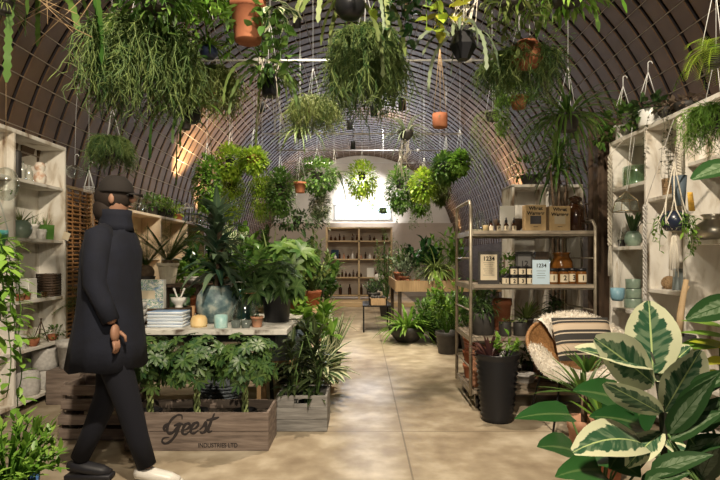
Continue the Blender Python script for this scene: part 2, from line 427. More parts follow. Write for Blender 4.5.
mb = MB(); mb.box((VR+.08,(YA+YB)/2,VZ/2),(.16,YB-YA,VZ)); struct('wall_right', mb, M_sidew)
# back wall: white lunette with a clerestory window over a taupe dado that stands forward
M_lun = noisy('white_plaster', [(.3,(.74,.71,.68)),(.7,(.8,.78,.75))], 4, rough=.85, bump=.1)
M_taupe = noisy('taupe_plaster', [(.3,(.42,.36,.31)),(.7,(.5,.43,.37))], 2, rough=.9, bump=.1)
wl, wr, wz0, wz1 = -.93, .98, 2.62, 3.10      # window opening
mb = MB()
def wallbox(x0,x1,z0,z1,y=17.9,t=.1): mb.box(((x0+x1)/2,y,(z0+z1)/2),(x1-x0,t,z1-z0))
wallbox(-3.3,wl,0,5); wallbox(wr,3.3,0,5); wallbox(wl,wr,0,wz0); wallbox(wl,wr,wz1,5)
struct('wall_back', mb, M_lun)
mb = MB(); mb.box((0,17.7,1.24),(6.3,.3,2.48)); struct('trim_3', mb, M_taupe)
mb = MB(); t=.05
mb.box(((wl+wr)/2,17.82,wz0),(wr-wl+.1,.08,t)); mb.box(((wl+wr)/2,17.82,wz1),(wr-wl+.1,.08,t))
for x in (wl,wr): mb.box((x,17.82,(wz0+wz1)/2),(t,.08,wz1-wz0))
wf = struct('window_1', mb, mat('window_frame_grey',(.45,.47,.48),.5))
mb = MB(); mb.box(((wl+wr)/2,17.9,(wz0+wz1)/2),(wr-wl,.02,wz1-wz0))
mb.build('daylight_pane', mat('daylit_frosted_glass',(.8,.85,.9),.4,emis=(.62,.82,1),es=2.6), wf, False)
# tie rods across the vault
for k,(y,z) in enumerate(((6.97,3.95),(11.1,3.95),(12.9,3.97),(14.5,3.95))):
    mb = MB(); h = math.sqrt(VR*VR-(z-VZ)**2)
    mb.tube([(-h,y,z),(h,y,z)], .015, 8)
    for x in (-.66*h, .66*h): mb.tube([(x-.05,y,z),(x+.05,y,z)], .034, 8)
    struct('trim_%d'%(4+k), mb, M_rod, True)
# posts by the right-hand wall
mb = MB(); mb.box((2.33,5.06,1.3),(.12,.12,2.6),bev=.01); mb.box((2.44,5.22,1.35),(.34,.03,2.7),bev=.01)
struct('trim_8', mb, M_dwood)

# ---------- camera ----------
cd = bpy.data.cameras.new('camera'); cam = bpy.data.objects.new('camera', cd); COL.objects.link(cam)
cam.location = (0,0,CH); cam.rotation_euler = (PI/2,0,0); cd.sensor_width = 36; cd.lens = 36*FPX/720
cd.shift_x = -(CX-360)/720; cd.shift_y = (CY-240)/720; cd.clip_start = .02
SC.camera = cam
SC.view_settings.view_transform = 'Standard'; SC.view_settings.look = 'None'; SC.view_settings.gamma = 1
SC.view_settings.exposure = 0.0
SC.view_settings.use_curve_mapping = False
# ---------- light ----------
w = bpy.data.worlds.new('world'); SC.world = w; w.use_nodes = True
w.node_tree.nodes['Background'].inputs[0].default_value = (.85,.88,1,1); w.node_tree.nodes['Background'].inputs[1].default_value = .11
def lamp(kind, loc, power, col=(1,.78,.52), size=.1, tgt=None, angle=60, blend=.6, sy=None):
    l = bpy.data.lights.new('lamp', kind); l.energy = power; l.color = col
    if kind == 'AREA': l.size = size; l.shape = 'RECTANGLE'; l.size_y = sy or size
    else: l.shadow_soft_size = size
    if kind == 'SPOT': l.spot_size = math.radians(angle); l.spot_blend = blend
    o = bpy.data.objects.new('lamp', l); COL.objects.link(o); o.location = loc
    if tgt: o.rotation_euler = (V(tgt)-V(loc)).to_track_quat('-Z','Y').to_euler()
    return o
WARM = (1,.74,.45)
lamp('SPOT', (0,.3,4.25), 1050, (1,.86,.66), .05, (0,4.2,.9), 92, .35)
lamp('SPOT', (.5,-1.2,2.9), 330, (1,.88,.66), .08, (-.3,4,2.9), 80, .6)
lamp('SPOT', (.2,4.6,4.3), 560, (1,.84,.64), .05, (.3,4.9,0), 75)
lamp('SPOT', (.1,8.6,4.2), 480, (1,.82,.6), .06, (.2,8.6,0), 75)
lamp('SPOT', (.5,12.6,4.2), 330, (1,.82,.6), .06, (.3,12,0), 80)
lamp('SPOT', (.0,15.6,4.2), 620, (1,.95,.88), .1, (.1,17.9,3.1), 62)
lamp('SPOT', (-1.2,14.2,3.7), 120, (1,.88,.7), .06, (-2.0,17.6,2.2), 260)
lamp('SPOT', (2.85,9.8,1.95), 520, WARM, .04, (3.0,9.9,4), 80, 1)
lamp('SPOT', (2.9,16.4,1.9), 110, WARM, .04, (2.9,16.5,4), 80, 1)
lamp('SPOT', (-2.85,9.8,1.95), 520, WARM, .04, (-3.0,9.7,4), 80, 1)
lamp('SPOT', (-2.72,8.3,2.35), 420, WARM, .04, (-2.9,8.5,4), 90, 1)
lamp('SPOT', (-.4,6.2,4.3), 520, (1,.9,.7), .06, (-1.1,7.6,1.8), 95, .5)  # extra spot added to brighten the far hanging plants on the left
lamp('SPOT', (.3,7.0,4.3), 420, (1,.9,.7), .06, (.9,9,1.4), 95, .5)  # second added spot, brightens the far plants on the right
lamp('POINT', (.5,12.4,4.3), 60, (.95,.92,.9), .06)
lamp('AREA', (0,17.6,2.9), 75, (.75,.82,1), 1.8, (0,10,3.6), sy=.5)
# ---------- furniture ----------
def shelf_unit(name, label, x0, x1, ys, zs, ztop, zb, open_side, cat='shelf unit', t=.03, m=None, splits=None):
    """open shelf unit along a side wall; x0 front, x1 back; ys = partition positions; zs[i] = boards of bay i"""
    m = m or M_white
    cx, cy = (x0+x1)/2, (ys[0]+ys[-1])/2; D = abs(x1-x0)
    u = thing(name, label, cat, (cx,cy,0))
    b = MB(); b.box((0,0,ztop-t/2),(D,ys[-1]-ys[0]+t,t*1.2),bev=.004); b.build('top_board', m, u, False)
    b = MB(); b.box((0,0,zb),(D,ys[-1]-ys[0],t),bev=.004); b.build('bottom_board', m, u, False)
    for y in ys:
        b = MB(); b.box((0,y-cy,(ztop-t)/2),(D-.004,t,ztop-t),bev=.004); b.build('upright_panel', m, u, False)
    b = MB(); b.box(((D/2-.006)*(1 if x1>x0 else -1),0,ztop/2),(.012,ys[-1]-ys[0],ztop-.06)); b.build('back_panel', m, u, False)
    for i,z_ in enumerate(zs):
        for z in z_:
            b = MB(); b.box((0,(ys[i]+ys[i+1])/2-cy,z-t/2),(D-.03,ys[i+1]-ys[i]-t,t),bev=.003); b.build('shelf', m, u, False)
    return u
shelf_unit('shelf_unit','tall whitewashed wooden shelf unit on the left wall with aloes and round grey pots','x' and -2.85,-3.11,[2.9,3.6,4.27,5.0],
    [[1.97,1.47,.94,.52]]*3, 2.36, .08, 1)
shelf_unit('shelf_unit','tall whitewashed wooden shelf unit on the right wall with macrame and metal urn',2.24,2.62,[2.35,3.0,3.62,4.12,4.70],
    [[1.96,1.42,.9,.45],[1.96,1.42,.9,.45],[1.77,1.06,.55],[1.92,1.40,.86,.45]], 2.34, .1, -1)
shelf_unit('low_shelf_unit','low pale wooden shelf unit with glass jars and green pots on top',-2.82,-3.1,[6.15,7.3,8.4,9.3],
    [[1.3,.8]]*3, 1.89, .1, 1, m=noisy('pale_plywood',[(.2,(.5,.38,.25)),(.8,(.68,.55,.4))],4,(1,1,1),.6,.05))

# slatted bamboo screen behind the person
t = thing('bamboo_screen','brown woven bamboo lattice screen behind the walking person by the left wall','screen',(-2.9,5.57,0))
fr = MB()
for y in (-.5,0,.5): fr.box((0,y,1.0),(.04,.04,2.0),bev=.004)
fr.box((0,0,2.0),(.04,1.04,.03)); fr.build('frame', M_wood, t, False)
lat = MB()
for i in range(46): lat.tube([(0,-.5,.1+i*.041),(-.012 if i%2 else .012,-.25,.1+i*.041),(0,0,.1+i*.041),(.012 if i%2 else -.012,.25,.1+i*.041),(0,.5,.1+i*.041)], .011, 5)
for i in range(14): lat.tube([(0.014 if i%2 else -.014,-.46+i*.07,.08),(0.014 if i%2 else -.014,-.46+i*.07,1.98)], .006, 4)
lat.build('lattice', M_rattan, t)

# display table on the left: chipped white top, iron legs
TX0, TX1, TY0, TY1, TZ = -2.1, -.575, 3.98, 5.15, .75
t = thing('display_table','long display table with chipped white wooden top behind the planted crate','table',((TX0+TX1)/2,(TY0+TY1)/2,0))
tw, td = TX1-TX0, TY1-TY0
b = MB()
for i in range(5): b.box((0,-td/2+td/5*(i+.5),TZ-.02),(tw,td/5-.004,.04),bev=.003)
b.build('tabletop', M_tabletop, t, False)
for y in (-td/2+.1,td/2-.1):
    b = MB(); b.box((0,y,TZ-.075),(tw-.2,.03,.06)); b.build('apron', M_iron, t, False)
for sx,sy in ((-1,-1),(1,-1),(-1,1),(1,1)):
    b = MB(); b.tube([(sx*(tw/2-.16),sy*(td/2-.12),TZ-.05),(sx*(tw/2-.12),sy*(td/2-.1),0)], .016, 8); b.build('leg', M_iron, t)
# riser standing on the table
t = thing('riser_shelf','dark wooden riser standing on the white display table','riser',(-1.76,4.8,TZ))
b = MB(); b.box((0,0,.3),(.66,.4,.025),bev=.003); b.build('top_board', M_dwood, t, False)
for x in (-.3,0,.3):
    b = MB(); b.box((x,0,.144),(.025,.38,.287)); b.build('upright_panel', M_dwood, t, False)
# second, rear plant stand (behind the table) carrying the plant mass
t = thing('plant_bench','wooden bench carrying pots behind the white display table','bench',(-1.35,6.1,0))
b = MB()
for i in range(4): b.box((0,-.42+i*.28,.68),(1.9,.26,.03),bev=.003)
b.build('seat_board', M_wood, t, False)
for sx,sy in ((-1,-1),(1,-1),(-1,1),(1,1)):
    b = MB(); b.box((sx*.88,sy*.48,.332),(.06,.06,.664)); b.build('leg', M_wood, t, False)

def crate(name, label, loc, w, d, h, m, planks=2, ends='tall', rz=0, hand=False, slat=False, group=None):
    t = thing(name, label, 'crate', loc, rz, group)
    T = .018; ph = h/planks
    for nm,y in (('front_panel',-d/2+T/2),('back_panel',d/2-T/2)):
        b = MB()
        for i in range(planks):
            g = .3*ph if slat else .003
            if hand and nm=='front_panel' and i==planks-1:
                b.box((-w*.25-.03,y,ph*(i+.5)),(w/2-.06,T,ph-g)); b.box((w*.25+.03,y,ph*(i+.5)),(w/2-.06,T,ph-g))
                b.box((0,y,ph*i+ph*.16),(.125,T,ph*.3)); b.box((0,y,ph*(i+1)-ph*.13),(.125,T,ph*.24))
            else: b.box((0,y,ph*(i+.5)),(w,T,ph-g),bev=.002)
        b.build(nm, m, t, False)
    for x in (-w/2+T/2, w/2-T/2):
        b = MB()
        for i in range(planks): b.box((x,0,ph*(i+.5)),(T,d-2*T-.002,ph-(.3*ph if slat else .003)),bev=.002)
        if slat: b.box((x,-d/2+.04,h/2),(T*.9,.035,h)); b.box((x,d/2-.04,h/2),(T*.9,.035,h))
        b.build('end_panel', m, t, False)
    b = MB(); b.box((0,0,.008),(w-2*T-.004,d-2*T-.004,.014)); b.build('bottom_panel', m, t, False)
    return t
CRX0, CRX1, CRY = -1.6, -.63, 3.5
gc = crate('planter_crate','long weathered wooden crate with black script lettering holding three braided plants',((CRX0+CRX1)/2,CRY+.17,0),CRX1-CRX0,.34,.26,M_crate,2)
b = MB(); b.box((0,0,.19),(.93,.29,.02)); b.build('soil', M_soil, gc, False)
# brush script on the crate front, drawn as flat painted strokes
def cr(pts, n=5):
    out = []
    q = [pts[0]]+list(pts)+[pts[-1]]
    for i in range(1,len(q)-2):
        a,b_,c,d = [V((*x,0)) for x in q[i-1:i+3]]
        for k in range(n):
            t_ = k/n
            out.append(.5*((2*b_)+(-a+c)*t_+(2*a-5*b_+4*c-d)*t_*t_+(-a+3*b_-3*c+d)*t_**3))
    out.append(V((*pts[-1],0))); return out
GL = {'G':[(.86,.78),(.80,.98),(.58,1.0),(.34,.78),(.22,.42),(.30,.12),(.52,.12),(.72,.38),(.82,.60),(.80,.42),(.70,.0),(.52,-.30),(.28,-.42),(.10,-.30),(.16,-.14),(.42,-.10)],
      'g1':[(.52,.46),(.66,.52),(.84,.56),(.98,.52)],
      'e':[(0,.22),(.22,.28),(.34,.44),(.26,.56),(.10,.50),(.02,.26),(.08,.06),(.24,.04),(.42,.20)],
      's':[(0,.16),(.16,.36),(.24,.56),(.28,.36),(.32,.14),(.20,.0),(.04,.06)],
      't':[(.22,.98),(.14,.6),(.08,.22),(.14,.04),(.30,.10)], 't1':[(-.12,.62),(.1,.66),(.5,.78)],
      'G2':[(.30,.60),(.10,.50),(.06,.30),(.18,.22)]}
b = MB(); S0 = .135
for ch,ox,oy in (('G',0,0),('g1',0,0),('G2',0,.0),('e',.98,.02),('e',1.40,.06),('s',1.86,.10),('t',2.22,.12),('t1',2.22,.12)):
    pts = cr(GL[ch]); N = len(pts)
    pp = [((p.x+ox+.22*p.y)*S0, 0, (p.y+oy)*S0) for p in pts]
    rr = [.0028+.0082*abs(math.sin(PI*(i/(N-1))*1.0))**.6*(.6+.4*abs(math.cos(i*.45))) for i in range(N)]
    b.tube(pp, rr, 8)
for i,v in enumerate(b.v): b.v[i] = (v[0], -.0012+v[1]*.05, v[2])
o = b.build('script_lettering', M_cin, gc); o.location = (-.235,-.1705,.108)
text('small_lettering','INDUSTRIES LTD', .042, (.145,-.1712,.038), (PI/2,0,0), M_cin, gc, bold=.0006, sx=.85)
crate('planter_crate','small grey plank crate with hand hole holding tall dark-leaved plants',(-.45,4.06,0),.38,.34,.27,M_crate2,3,hand=True)
crate('slatted_crate','dark slatted wooden crate on the floor behind the walking person, lower of two',(-1.90,3.86,0),.52,.34,.2,M_crate,2,slat=True)
crate('slatted_crate','dark slatted wooden crate stacked on another behind the walking person',(-1.90,3.87,.205),.5,.32,.2,M_crate,2,slat=True)

# ---------- steel trolley ----------
TRX0, TRX1, TRY0, TRY1 = .93, 1.995, 4.45, 5.10
tr = thing('shelf_trolley','four-tier galvanised steel trolley with wooden decks, jars and boxes','trolley',((TRX0+TRX1)/2,(TRY0+TRY1)/2,0))
w2, d2 = (TRX1-TRX0)/2, (TRY1-TRY0)/2
for sx in (-1,1):
    ztop = 1.79 if sx<0 else 1.62
    b = MB()
    pts = [(sx*w2,-d2,.12),(sx*w2,-d2,ztop-.05),(sx*w2,-d2+.05,ztop),(sx*w2,d2-.05,ztop),(sx*w2,d2,ztop-.05),(sx*w2,d2,.12)]
    b.tube(pts, .015, 8); b.build('upright_frame', M_steel, tr)
for sx in (-1,1):
    for z in (.36,.85,1.3):
        b = MB(); b.tube([(sx*w2,-d2,z),(sx*w2,d2,z)], .008, 6); b.build('side_rail', M_steel, tr)
TRZ = (.17,.62,1.07,1.53)
for z in TRZ:
    b = MB()
    for i in range(4): b.box((0,-d2+.05+(2*d2-.1)/3*i,z-.014),(2*w2-.04,(2*d2)/4-.006,.02))
    b.build('deck', noisy('trolley_deck_wood',[(.2,(.2,.16,.12)),(.8,(.42,.35,.27))],5,(1,6,1),.7,.2), tr, False)
    b = MB()
    for y in (-d2,d2): b.box((0,y,z-.017),(2*w2,.012,.045))
    for x in (-w2,w2): b.box((x,0,z-.017),(.012,2*d2,.045))
    b.build('deck_rim', M_steel, tr, False)
for sx,sy in ((-1,-1),(1,-1),(-1,1),(1,1)):
    b = MB(); b.lathe([(.0,-.016),(.045,-.016),(.05,-.01),(.05,.01),(.045,.016),(0,.016)],(0,0,0),18)
    for i,v in enumerate(b.v): b.v[i] = (v[2],v[0],v[1]+.052)
    o = b.build('caster', M_black, tr); o.location = (sx*(w2-.07),sy*(d2-.06),0)
    f = MB(); f.box((-.022,0,.085),(.004,.04,.08)); f.box((.022,0,.085),(.004,.04,.08)); f.box((0,0,.128),(.06,.06,.008)); f.build('fork', M_steel, o, False)

# ---------- rattan bowl chair with sheepskin ----------
chx, chy = 1.66, 3.96
t = thing('rattan_chair','round woven rattan bowl chair on thin black legs draped with white sheepskin','chair',(chx,chy,0))
RB = .36
def bowl(u, r, dz=0, off=0):
    """disc coordinates -> tilted bowl, facing -y"""
    x = r*math.sin(u)*RB; q = -r*math.cos(u)*RB                   # u=0 front edge, PI back
    z0 = -(1-r*r)*.17+off
    a = math.radians(34)
    return V((x*1.08, q*math.cos(a)-z0*math.sin(a)*1, .62+q*math.sin(a)+z0*math.cos(a)+dz))
b = MB(); NU, NR = 48, 10
g = [[b.add(bowl(2*PI*k/NU, .05+.95*i/NR)) for k in range(NU)] for i in range(NR+1)]
for i in range(NR):
    for k in range(NU): b.f.append([g[i][k],g[i][(k+1)%NU],g[i+1][(k+1)%NU],g[i+1][k]])
b.f.append(g[0][::-1])
g2 = [[b.add(bowl(2*PI*k/NU, .05+.95*i/NR, 0, -.014)) for k in range(NU)] for i in range(NR+1)]
for i in range(NR):
    for k in range(NU): b.f.append([g2[i][k],g2[i+1][k],g2[i+1][(k+1)%NU],g2[i][(k+1)%NU]])
b.f.append(g2[0])
b.build('woven_bowl', M_rattan, t)
b = MB(); b.tube([bowl(2*PI*k/48,1.0,0,0) for k in range(49)], .016, 8); b.tube([bowl(2*PI*k/48,.55,0,-.02) for k in range(49)], .007, 6); b.build('rim', M_rattan, t)
for sx,sy in ((-1,-1),(1,-1),(-1,1),(1,1)):
    b = MB(); p0 = bowl(math.atan2(sx*.5,-(sy*.5)),.6,0,-.03); b.tube([p0,(sx*.30,sy*.26+.02,.0)], .008, 6); b.build('leg', M_iron, t)
b = MB()
c4 = [(-.265,-.20,.13),(.265,-.20,.13),(.265,.24,.13),(-.265,.24,.13)]
b.tube(c4+[c4[0]], .006, 6); b.build('stretcher', M_iron, t)
# sheepskin: thick irregular rolled hide over rim and left/right sides
sk = MB(); rr = random.Random(3); NU2, NR2 = 96, 16
def fl(u, v):
    ang = u*2*PI
    r = .46+ v*.62 + .03*math.sin(ang*5)*v
    bump = .06*math.sin(PI*min(1,max(0,v)))+.022
    return bowl(ang, r if r<1.02 else 1.02+(r-1.02)*.3, -max(0,(r-1.0))*.8, bump+rr.uniform(-.006,.006))
gg = [[None]*(NU2) for _ in range(NR2+1)]
for i in range(NR2+1):
    for k in range(NU2):
        gg[i][k] = sk.add(fl(k/NU2, i/NR2))
for i in range(NR2):
    for k in range(NU2):
        if .61 < k/NU2 < .74: continue
        sk.f.append([gg[i][k],gg[i][(k+1)%NU2],gg[i+1][(k+1)%NU2],gg[i+1][k]])
# tufts
for q in range(16000):
    u = rr.random(); v = rr.random()**.8
    if .60 < u < .75: continue
    p = fl(u,v); d = (p-V((0,.0,.35))).normalized()+V((rr.uniform(-.8,.8),rr.uniform(-.8,.2),rr.uniform(-.5,.6)))
    sk.leaf(p-d.normalized()*.004, d, rr.uniform(.016,.034), .004, 1.2, 2, 'lance', .1)
shp = solo('sheepskin', sk, M_fleece, 'white sheepskin draped over the rim of the rattan bowl chair','sheepskin',(chx,chy,0.004))
# striped cushion
def pillow(w,h,t_,n=14):
    b = MB(); G = []
    for s_ in (1,-1):
        g = []
        for i in range(n+1):
            row = []
            for j in range(n+1):
                u,v = i/n*2-1, j/n*2-1
                th = t_/2*((1-u**4)*(1-v**4))**.5
                pin = 1-.06*(1-abs(u*v)) if False else 1
                row.append(b.add((u*w/2*(1-.05*(1-v*v)*0), s_*th, v*h/2)))
            g.append(row)
        for i in range(n):
            for j in range(n):
                q = [g[i][j],g[i+1][j],g[i+1][j+1],g[i][j+1]]
                b.f.append(q if s_<0 else q[::-1])
        G.append(g)
    return b
M_str = striped('cushion_stripes',[(0,(.03,.028,.026)),(.16,(.5,.42,.33)),(.22,(.03,.028,.026)),(.34,(.5,.40,.3)),(.62,(.44,.33,.23)),(.68,(.03,.028,.026)),(.80,(.45,.38,.3)),(.84,(.03,.028,.026))],6.2,'Z')
solo('cushion', pillow(.45,.34,.12), M_str, 'dark cushion with cream and tan stripes lying in the rattan bowl chair','cushion',(chx+.03,chy-.0,.685),rot=(math.radians(-26),0,math.radians(3)))

# ---------- back shelf rack ----------
bx0, bx1, by = -1.01, .84, 15.0
t = thing('wooden_rack','open pine shelving rack with four rows of small bottles at the back wall','shelf rack',((bx0+bx1)/2,by,0.12))
M_pine = noisy('pine',[(.2,(.48,.34,.18)),(.8,(.62,.47,.28))],5,(1,1,6),.6,0)
W = bx1-bx0
for x in (-W/2,0,W/2):
    for y in (-.18,.18):
        b = MB(); b.box((x,y,1.03),(.05,.04,2.06)); b.build('post', M_pine, t, False)
for z in (.33-.22,.62,1.14,1.66,2.04):
    b = MB(); b.box((0,0,z),(W,.4,.035)); b.build('shelf', M_pine, t, False)
b = MB(); b.box((0,.22,1.05),(W,.012,2.0)); b.build('back_panel', M_taupe, t, False)
t = MB(); t.box((0,0,.06),(2.6,3.6,.12),bev=.01)
o = struct('trim_9', t, M_pine); o.location = (.55-.55,15.2-.35+.4,0)
o.location = (.1,15.6,0)

# ---------- right rear display bench ----------
t = thing('display_bench','dark wooden potting bench crowded with plants along the right side of the aisle','bench',(1.42,9.6,0))
b = MB(); b.box((0,0,.80),(1.7,2.2,.04)); b.build('bench_top', M_dwood, t, False)
b = MB(); b.box((0,-1.112,.84),(1.74,.022,.18)); b.box((-.862,0,.84),(.022,2.2,.18)); b.build('tray_side', M_wood, t, False)
for sx,sy in ((-1,-1),(1,-1),(-1,1),(1,1)):
    b = MB(); b.box((sx*.8,sy*1.04,.389),(.06,.06,.778)); b.build('leg', M_dwood, t, False)
t = thing('side_table','low black metal table at the end of the aisle with a wooden box','side table',(.26,9.55,0))
b = MB(); b.box((0,0,.46),(.5,1.0,.025)); b.build('tabletop', M_iron, t, False)
for sx,sy in ((-1,-1),(1,-1),(-1,1),(1,1)):
    b = MB(); b.box((sx*.23,sy*.47,.224),(.025,.025,.447)); b.build('leg', M_iron, t, False)
# ---------- plant builders ----------
RP = random.Random(21)
U = RP.uniform
def f_rhip(b, c, n, L, spread, th=.0035, up=.35, seg=7, split=.5, rr=.02, stiff=.5):
    """jointed thin stems that arch out of the pot, fork and tangle as they hang"""
    for i in range(n):
        b.cur = RP.random()
        a = U(0,2*PI); d = V((math.cos(a),math.sin(a),0))
        s = U(.0,1.0)**.6*spread; l = L*U(.25,1.0)
        p = V(c)+d*rr*U(0,1); st = l/seg
        v = (d*.9+V((0,0,up*U(0,1.3)))).normalized(); pts = [p]
        for k in range(seg):
            hor = math.hypot(p.x-c[0], p.y-c[1]); lim = 1 if hor < s else 0
            w = .45
            v = (v*stiff + V((d.x*lim*.6+U(-w,w), d.y*lim*.6+U(-w,w), -.12-.42*(k/seg)-(.25 if not lim else 0)+U(-w,w)*.6))).normalized()
            p = p+v*st; pts.append(p)
            for _ in range(2 if RP.random() < split*.7 else (1 if RP.random() < split else 0)):
                q = (v*.6+V((U(-1,1), U(-1,1), U(-.8,.5)))).normalized()
                e = p+q*min(st,.05)*.8; b.tube([p,e,e+(q+V((U(-.4,.4),U(-.4,.4),-.5))).normalized()*min(st,.05)*.6], [th*.9,th*.85,th*.5], 3, False)
        b.tube(pts, [th]*(len(pts)-1)+[th*.4], 3, False)
def f_ball(b, c, r, n, L, W, droop=.6, shape='oval', out=1.0, zb=0, segs=2, rmin=.25):
    for i in range(n):
        d = rdir(-1,1,RP); q = U(rmin,1)**.5
        p = V((c[0]+d.x*r[0]*q, c[1]+d.y*r[1]*q, c[2]+d.z*r[2]*q))
        dd = d*out+V((U(-.6,.6),U(-.6,.6),U(-.5,.4)+zb))
        b.leaf(p, dd, L*U(.6,1.2), W*U(.7,1.1), droop, segs, shape, .2, rnd=RP.random())
def f_strap(b, c, n, L, W, droop=1.2, z=(.2,1), segs=7, shape='strap', rr=.02, fold=.3, h=0):
    for i in range(n):
        d = rdir(z[0],z[1],RP); hz = U(0,h)
        b.leaf((c[0]+d.x*rr,c[1]+d.y*rr,c[2]+hz), d, L*U(.6,1.1), W*U(.8,1.1), droop*U(.6,1.3), segs, shape, fold, rnd=RP.random())
def f_trail(b, c, n, L, lL, lW, rr=.1, th=.0018, shape='heart', step=None, dens=1.0, wig=.25):
    step = step or lL*.6/dens
    for i in range(n):
        a = U(0,2*PI); p = V((c[0]+math.cos(a)*rr, c[1]+math.sin(a)*rr, c[2])); l = L*U(.3,1.05); pts=[p]; v = V((math.cos(a)*.8,math.sin(a)*.8,.2)); k=0
        while l > 0:
            v = (v*.6+V((U(-wig,wig),U(-wig,wig),-.45))).normalized(); p = p+v*step; l -= step; pts.append(p); k+=1
            q = V((U(-1,1),U(-1,1),U(-.5,.35)))
            b.leaf(p, q, lL*U(.6,1.1), lW*U(.7,1.1), .8, 3, shape, .15, rnd=RP.random())
        b.cur=.2; b.tube(pts, th, 3, False)
def f_flat(b, c, n, L, W, rr=.05, spread=.5):
    """flat notched hanging cactus stems"""
    for i in range(n):
        a = U(0,2*PI); d = V((math.cos(a)*spread,math.sin(a)*spread,U(0,.8))).normalized()
        p = V((c[0]+math.cos(a)*rr,c[1]+math.sin(a)*rr,c[2])); l = L*U(.4,1.05); N = max(8,int(l/.022)); st = l/N
        b.cur = RP.random(); ang = U(0,PI); rows=[]
        for k in range(N+1):
            s_ = V((math.cos(ang),math.sin(ang),0)); s_ = (s_-d*s_.dot(d)).normalized()
            w = W/2*U(.85,1.05)*(.62 if k%2 else 1.0)*(1 if k<N else .2)*min(1,.3+k*.35)
            rows.append((b.add(p-s_*w,(0,k/N)),b.add(p+s_*w,(1,k/N))))
            p = p+d*st; d = (d+V((U(-.03,.03),U(-.03,.03),-.22))).normalized(); ang += U(-.08,.08)
        for x,y in zip(rows,rows[1:]): b.f.append([x[0],x[1],y[1],y[0]])
def f_whorl(b, p, d, n, L, W, droop=.5, shape='oval', segs=3, tilt=.25, fold=.15):
    """palm-like hand of leaflets at the end of a petiole"""
    d = V(d).normalized(); a = d.cross(V((0,0,1)));
    if a.length < .1: a = V((1,0,0))
    a.normalize(); c = a.cross(d).normalized(); a0 = U(0,2*PI)
    for k in range(n):
        t = a0+2*PI*k/n
        q = (a*math.cos(t)+c*math.sin(t))+d*tilt
        b.leaf(p, q, L*U(.8,1.1), W, droop, segs, shape, fold, up=d, rnd=RP.random())
def f_scheff(b, c, n, r, L, W, k=7, droop=.6, zsc=1, shape='obov', th=.0025, low=-.2):
    for i in range(n):
        d = rdir(low,1,RP); q = U(.45,1)
        p = V((c[0]+d.x*r*q,c[1]+d.y*r*q,c[2]+d.z*r*q*zsc))
        b.cur = .1; b.tube([(c[0]+d.x*r*.1,c[1]+d.y*r*.1,c[2]+d.z*r*.1*zsc),p],th,3,False)
        f_whorl(b, p, d+V((0,-.15,.5)), k, L*U(.75,1.1), W, droop, shape)
def f_fern(b, c, n, L, pin=.05, droop=1.0, z=(.3,1), nseg=16, pw=.012):
    for i in range(n):
        d = rdir(z[0],z[1],RP); p = V(c); l = L*U(.7,1.1); st = l/nseg; dr = droop*U(.7,1.2); pts=[p]; rn=RP.random()
        for k in range(nseg):
            p = p+d*st; d = (d+V((0,0,-dr/nseg))).normalized(); pts.append(p)
            s = d.cross(V((0,0,1))); 
            if s.length<.1: s=V((1,0,0))
            s.normalize(); w = pin*math.sin(PI*(k+1.5)/(nseg+2))**.7
            for sg in (-1,1): b.leaf(p, s*sg+d*.45, w, pw, .3, 1, 'strap', 0, rnd=rn)
        b.cur=rn; b.tube(pts,.0015,3,False)
def f_cane(b, c, h, n, L, W, droop=1.2, shape='strap', z=(-.1,.8), h0=.25, segs=6, lean=(0,0)):
    for i in range(n):
        t = h0+(1-h0)*i/n; d = rdir(z[0]+t*.4,min(1,z[1]+t*.3),RP)
        b.leaf((c[0]+lean[0]*t,c[1]+lean[1]*t,c[2]+h*t), d, L*U(.7,1.1)*(1.1-.35*t), W, droop*(1.2-.5*t), segs, shape, .25, rnd=RP.random())
def f_bush(b, c, r, n, L, W, nst=16, droop=.8, shape='oval', segs=3, base=None, vz=.3, up=.3):
    """leafy bush: forked stems from the pot, leaves along their outer halves"""
    base = V(base) if base else V((c[0],c[1],c[2]-r[2]))
    per = max(2,n//nst)
    for i in range(nst):
        d = rdir(-.35,1,RP); tip = V((c[0]+d.x*r[0]*U(.75,1),c[1]+d.y*r[1]*U(.75,1),c[2]+d.z*r[2]*U(.75,1)))
        mid = (base+tip)/2+V((d.x*r[0]*.2,d.y*r[1]*.2,r[2]*.25))
        b.cur=.0; b.tube([base,mid,tip],[.004,.003,.0015],3,False)
        for k in range(per):
            t = U(.35,1.05); p = (base*(1-t)**2+mid*2*t*(1-t)+tip*t*t)
            q = (tip-base).normalized()*.6+rdir(-.6,1,RP)
            b.leaf(p, q+V((0,0,up)), L*U(.65,1.15), W*U(.8,1.1), droop, segs, shape, .2, rnd=RP.random())
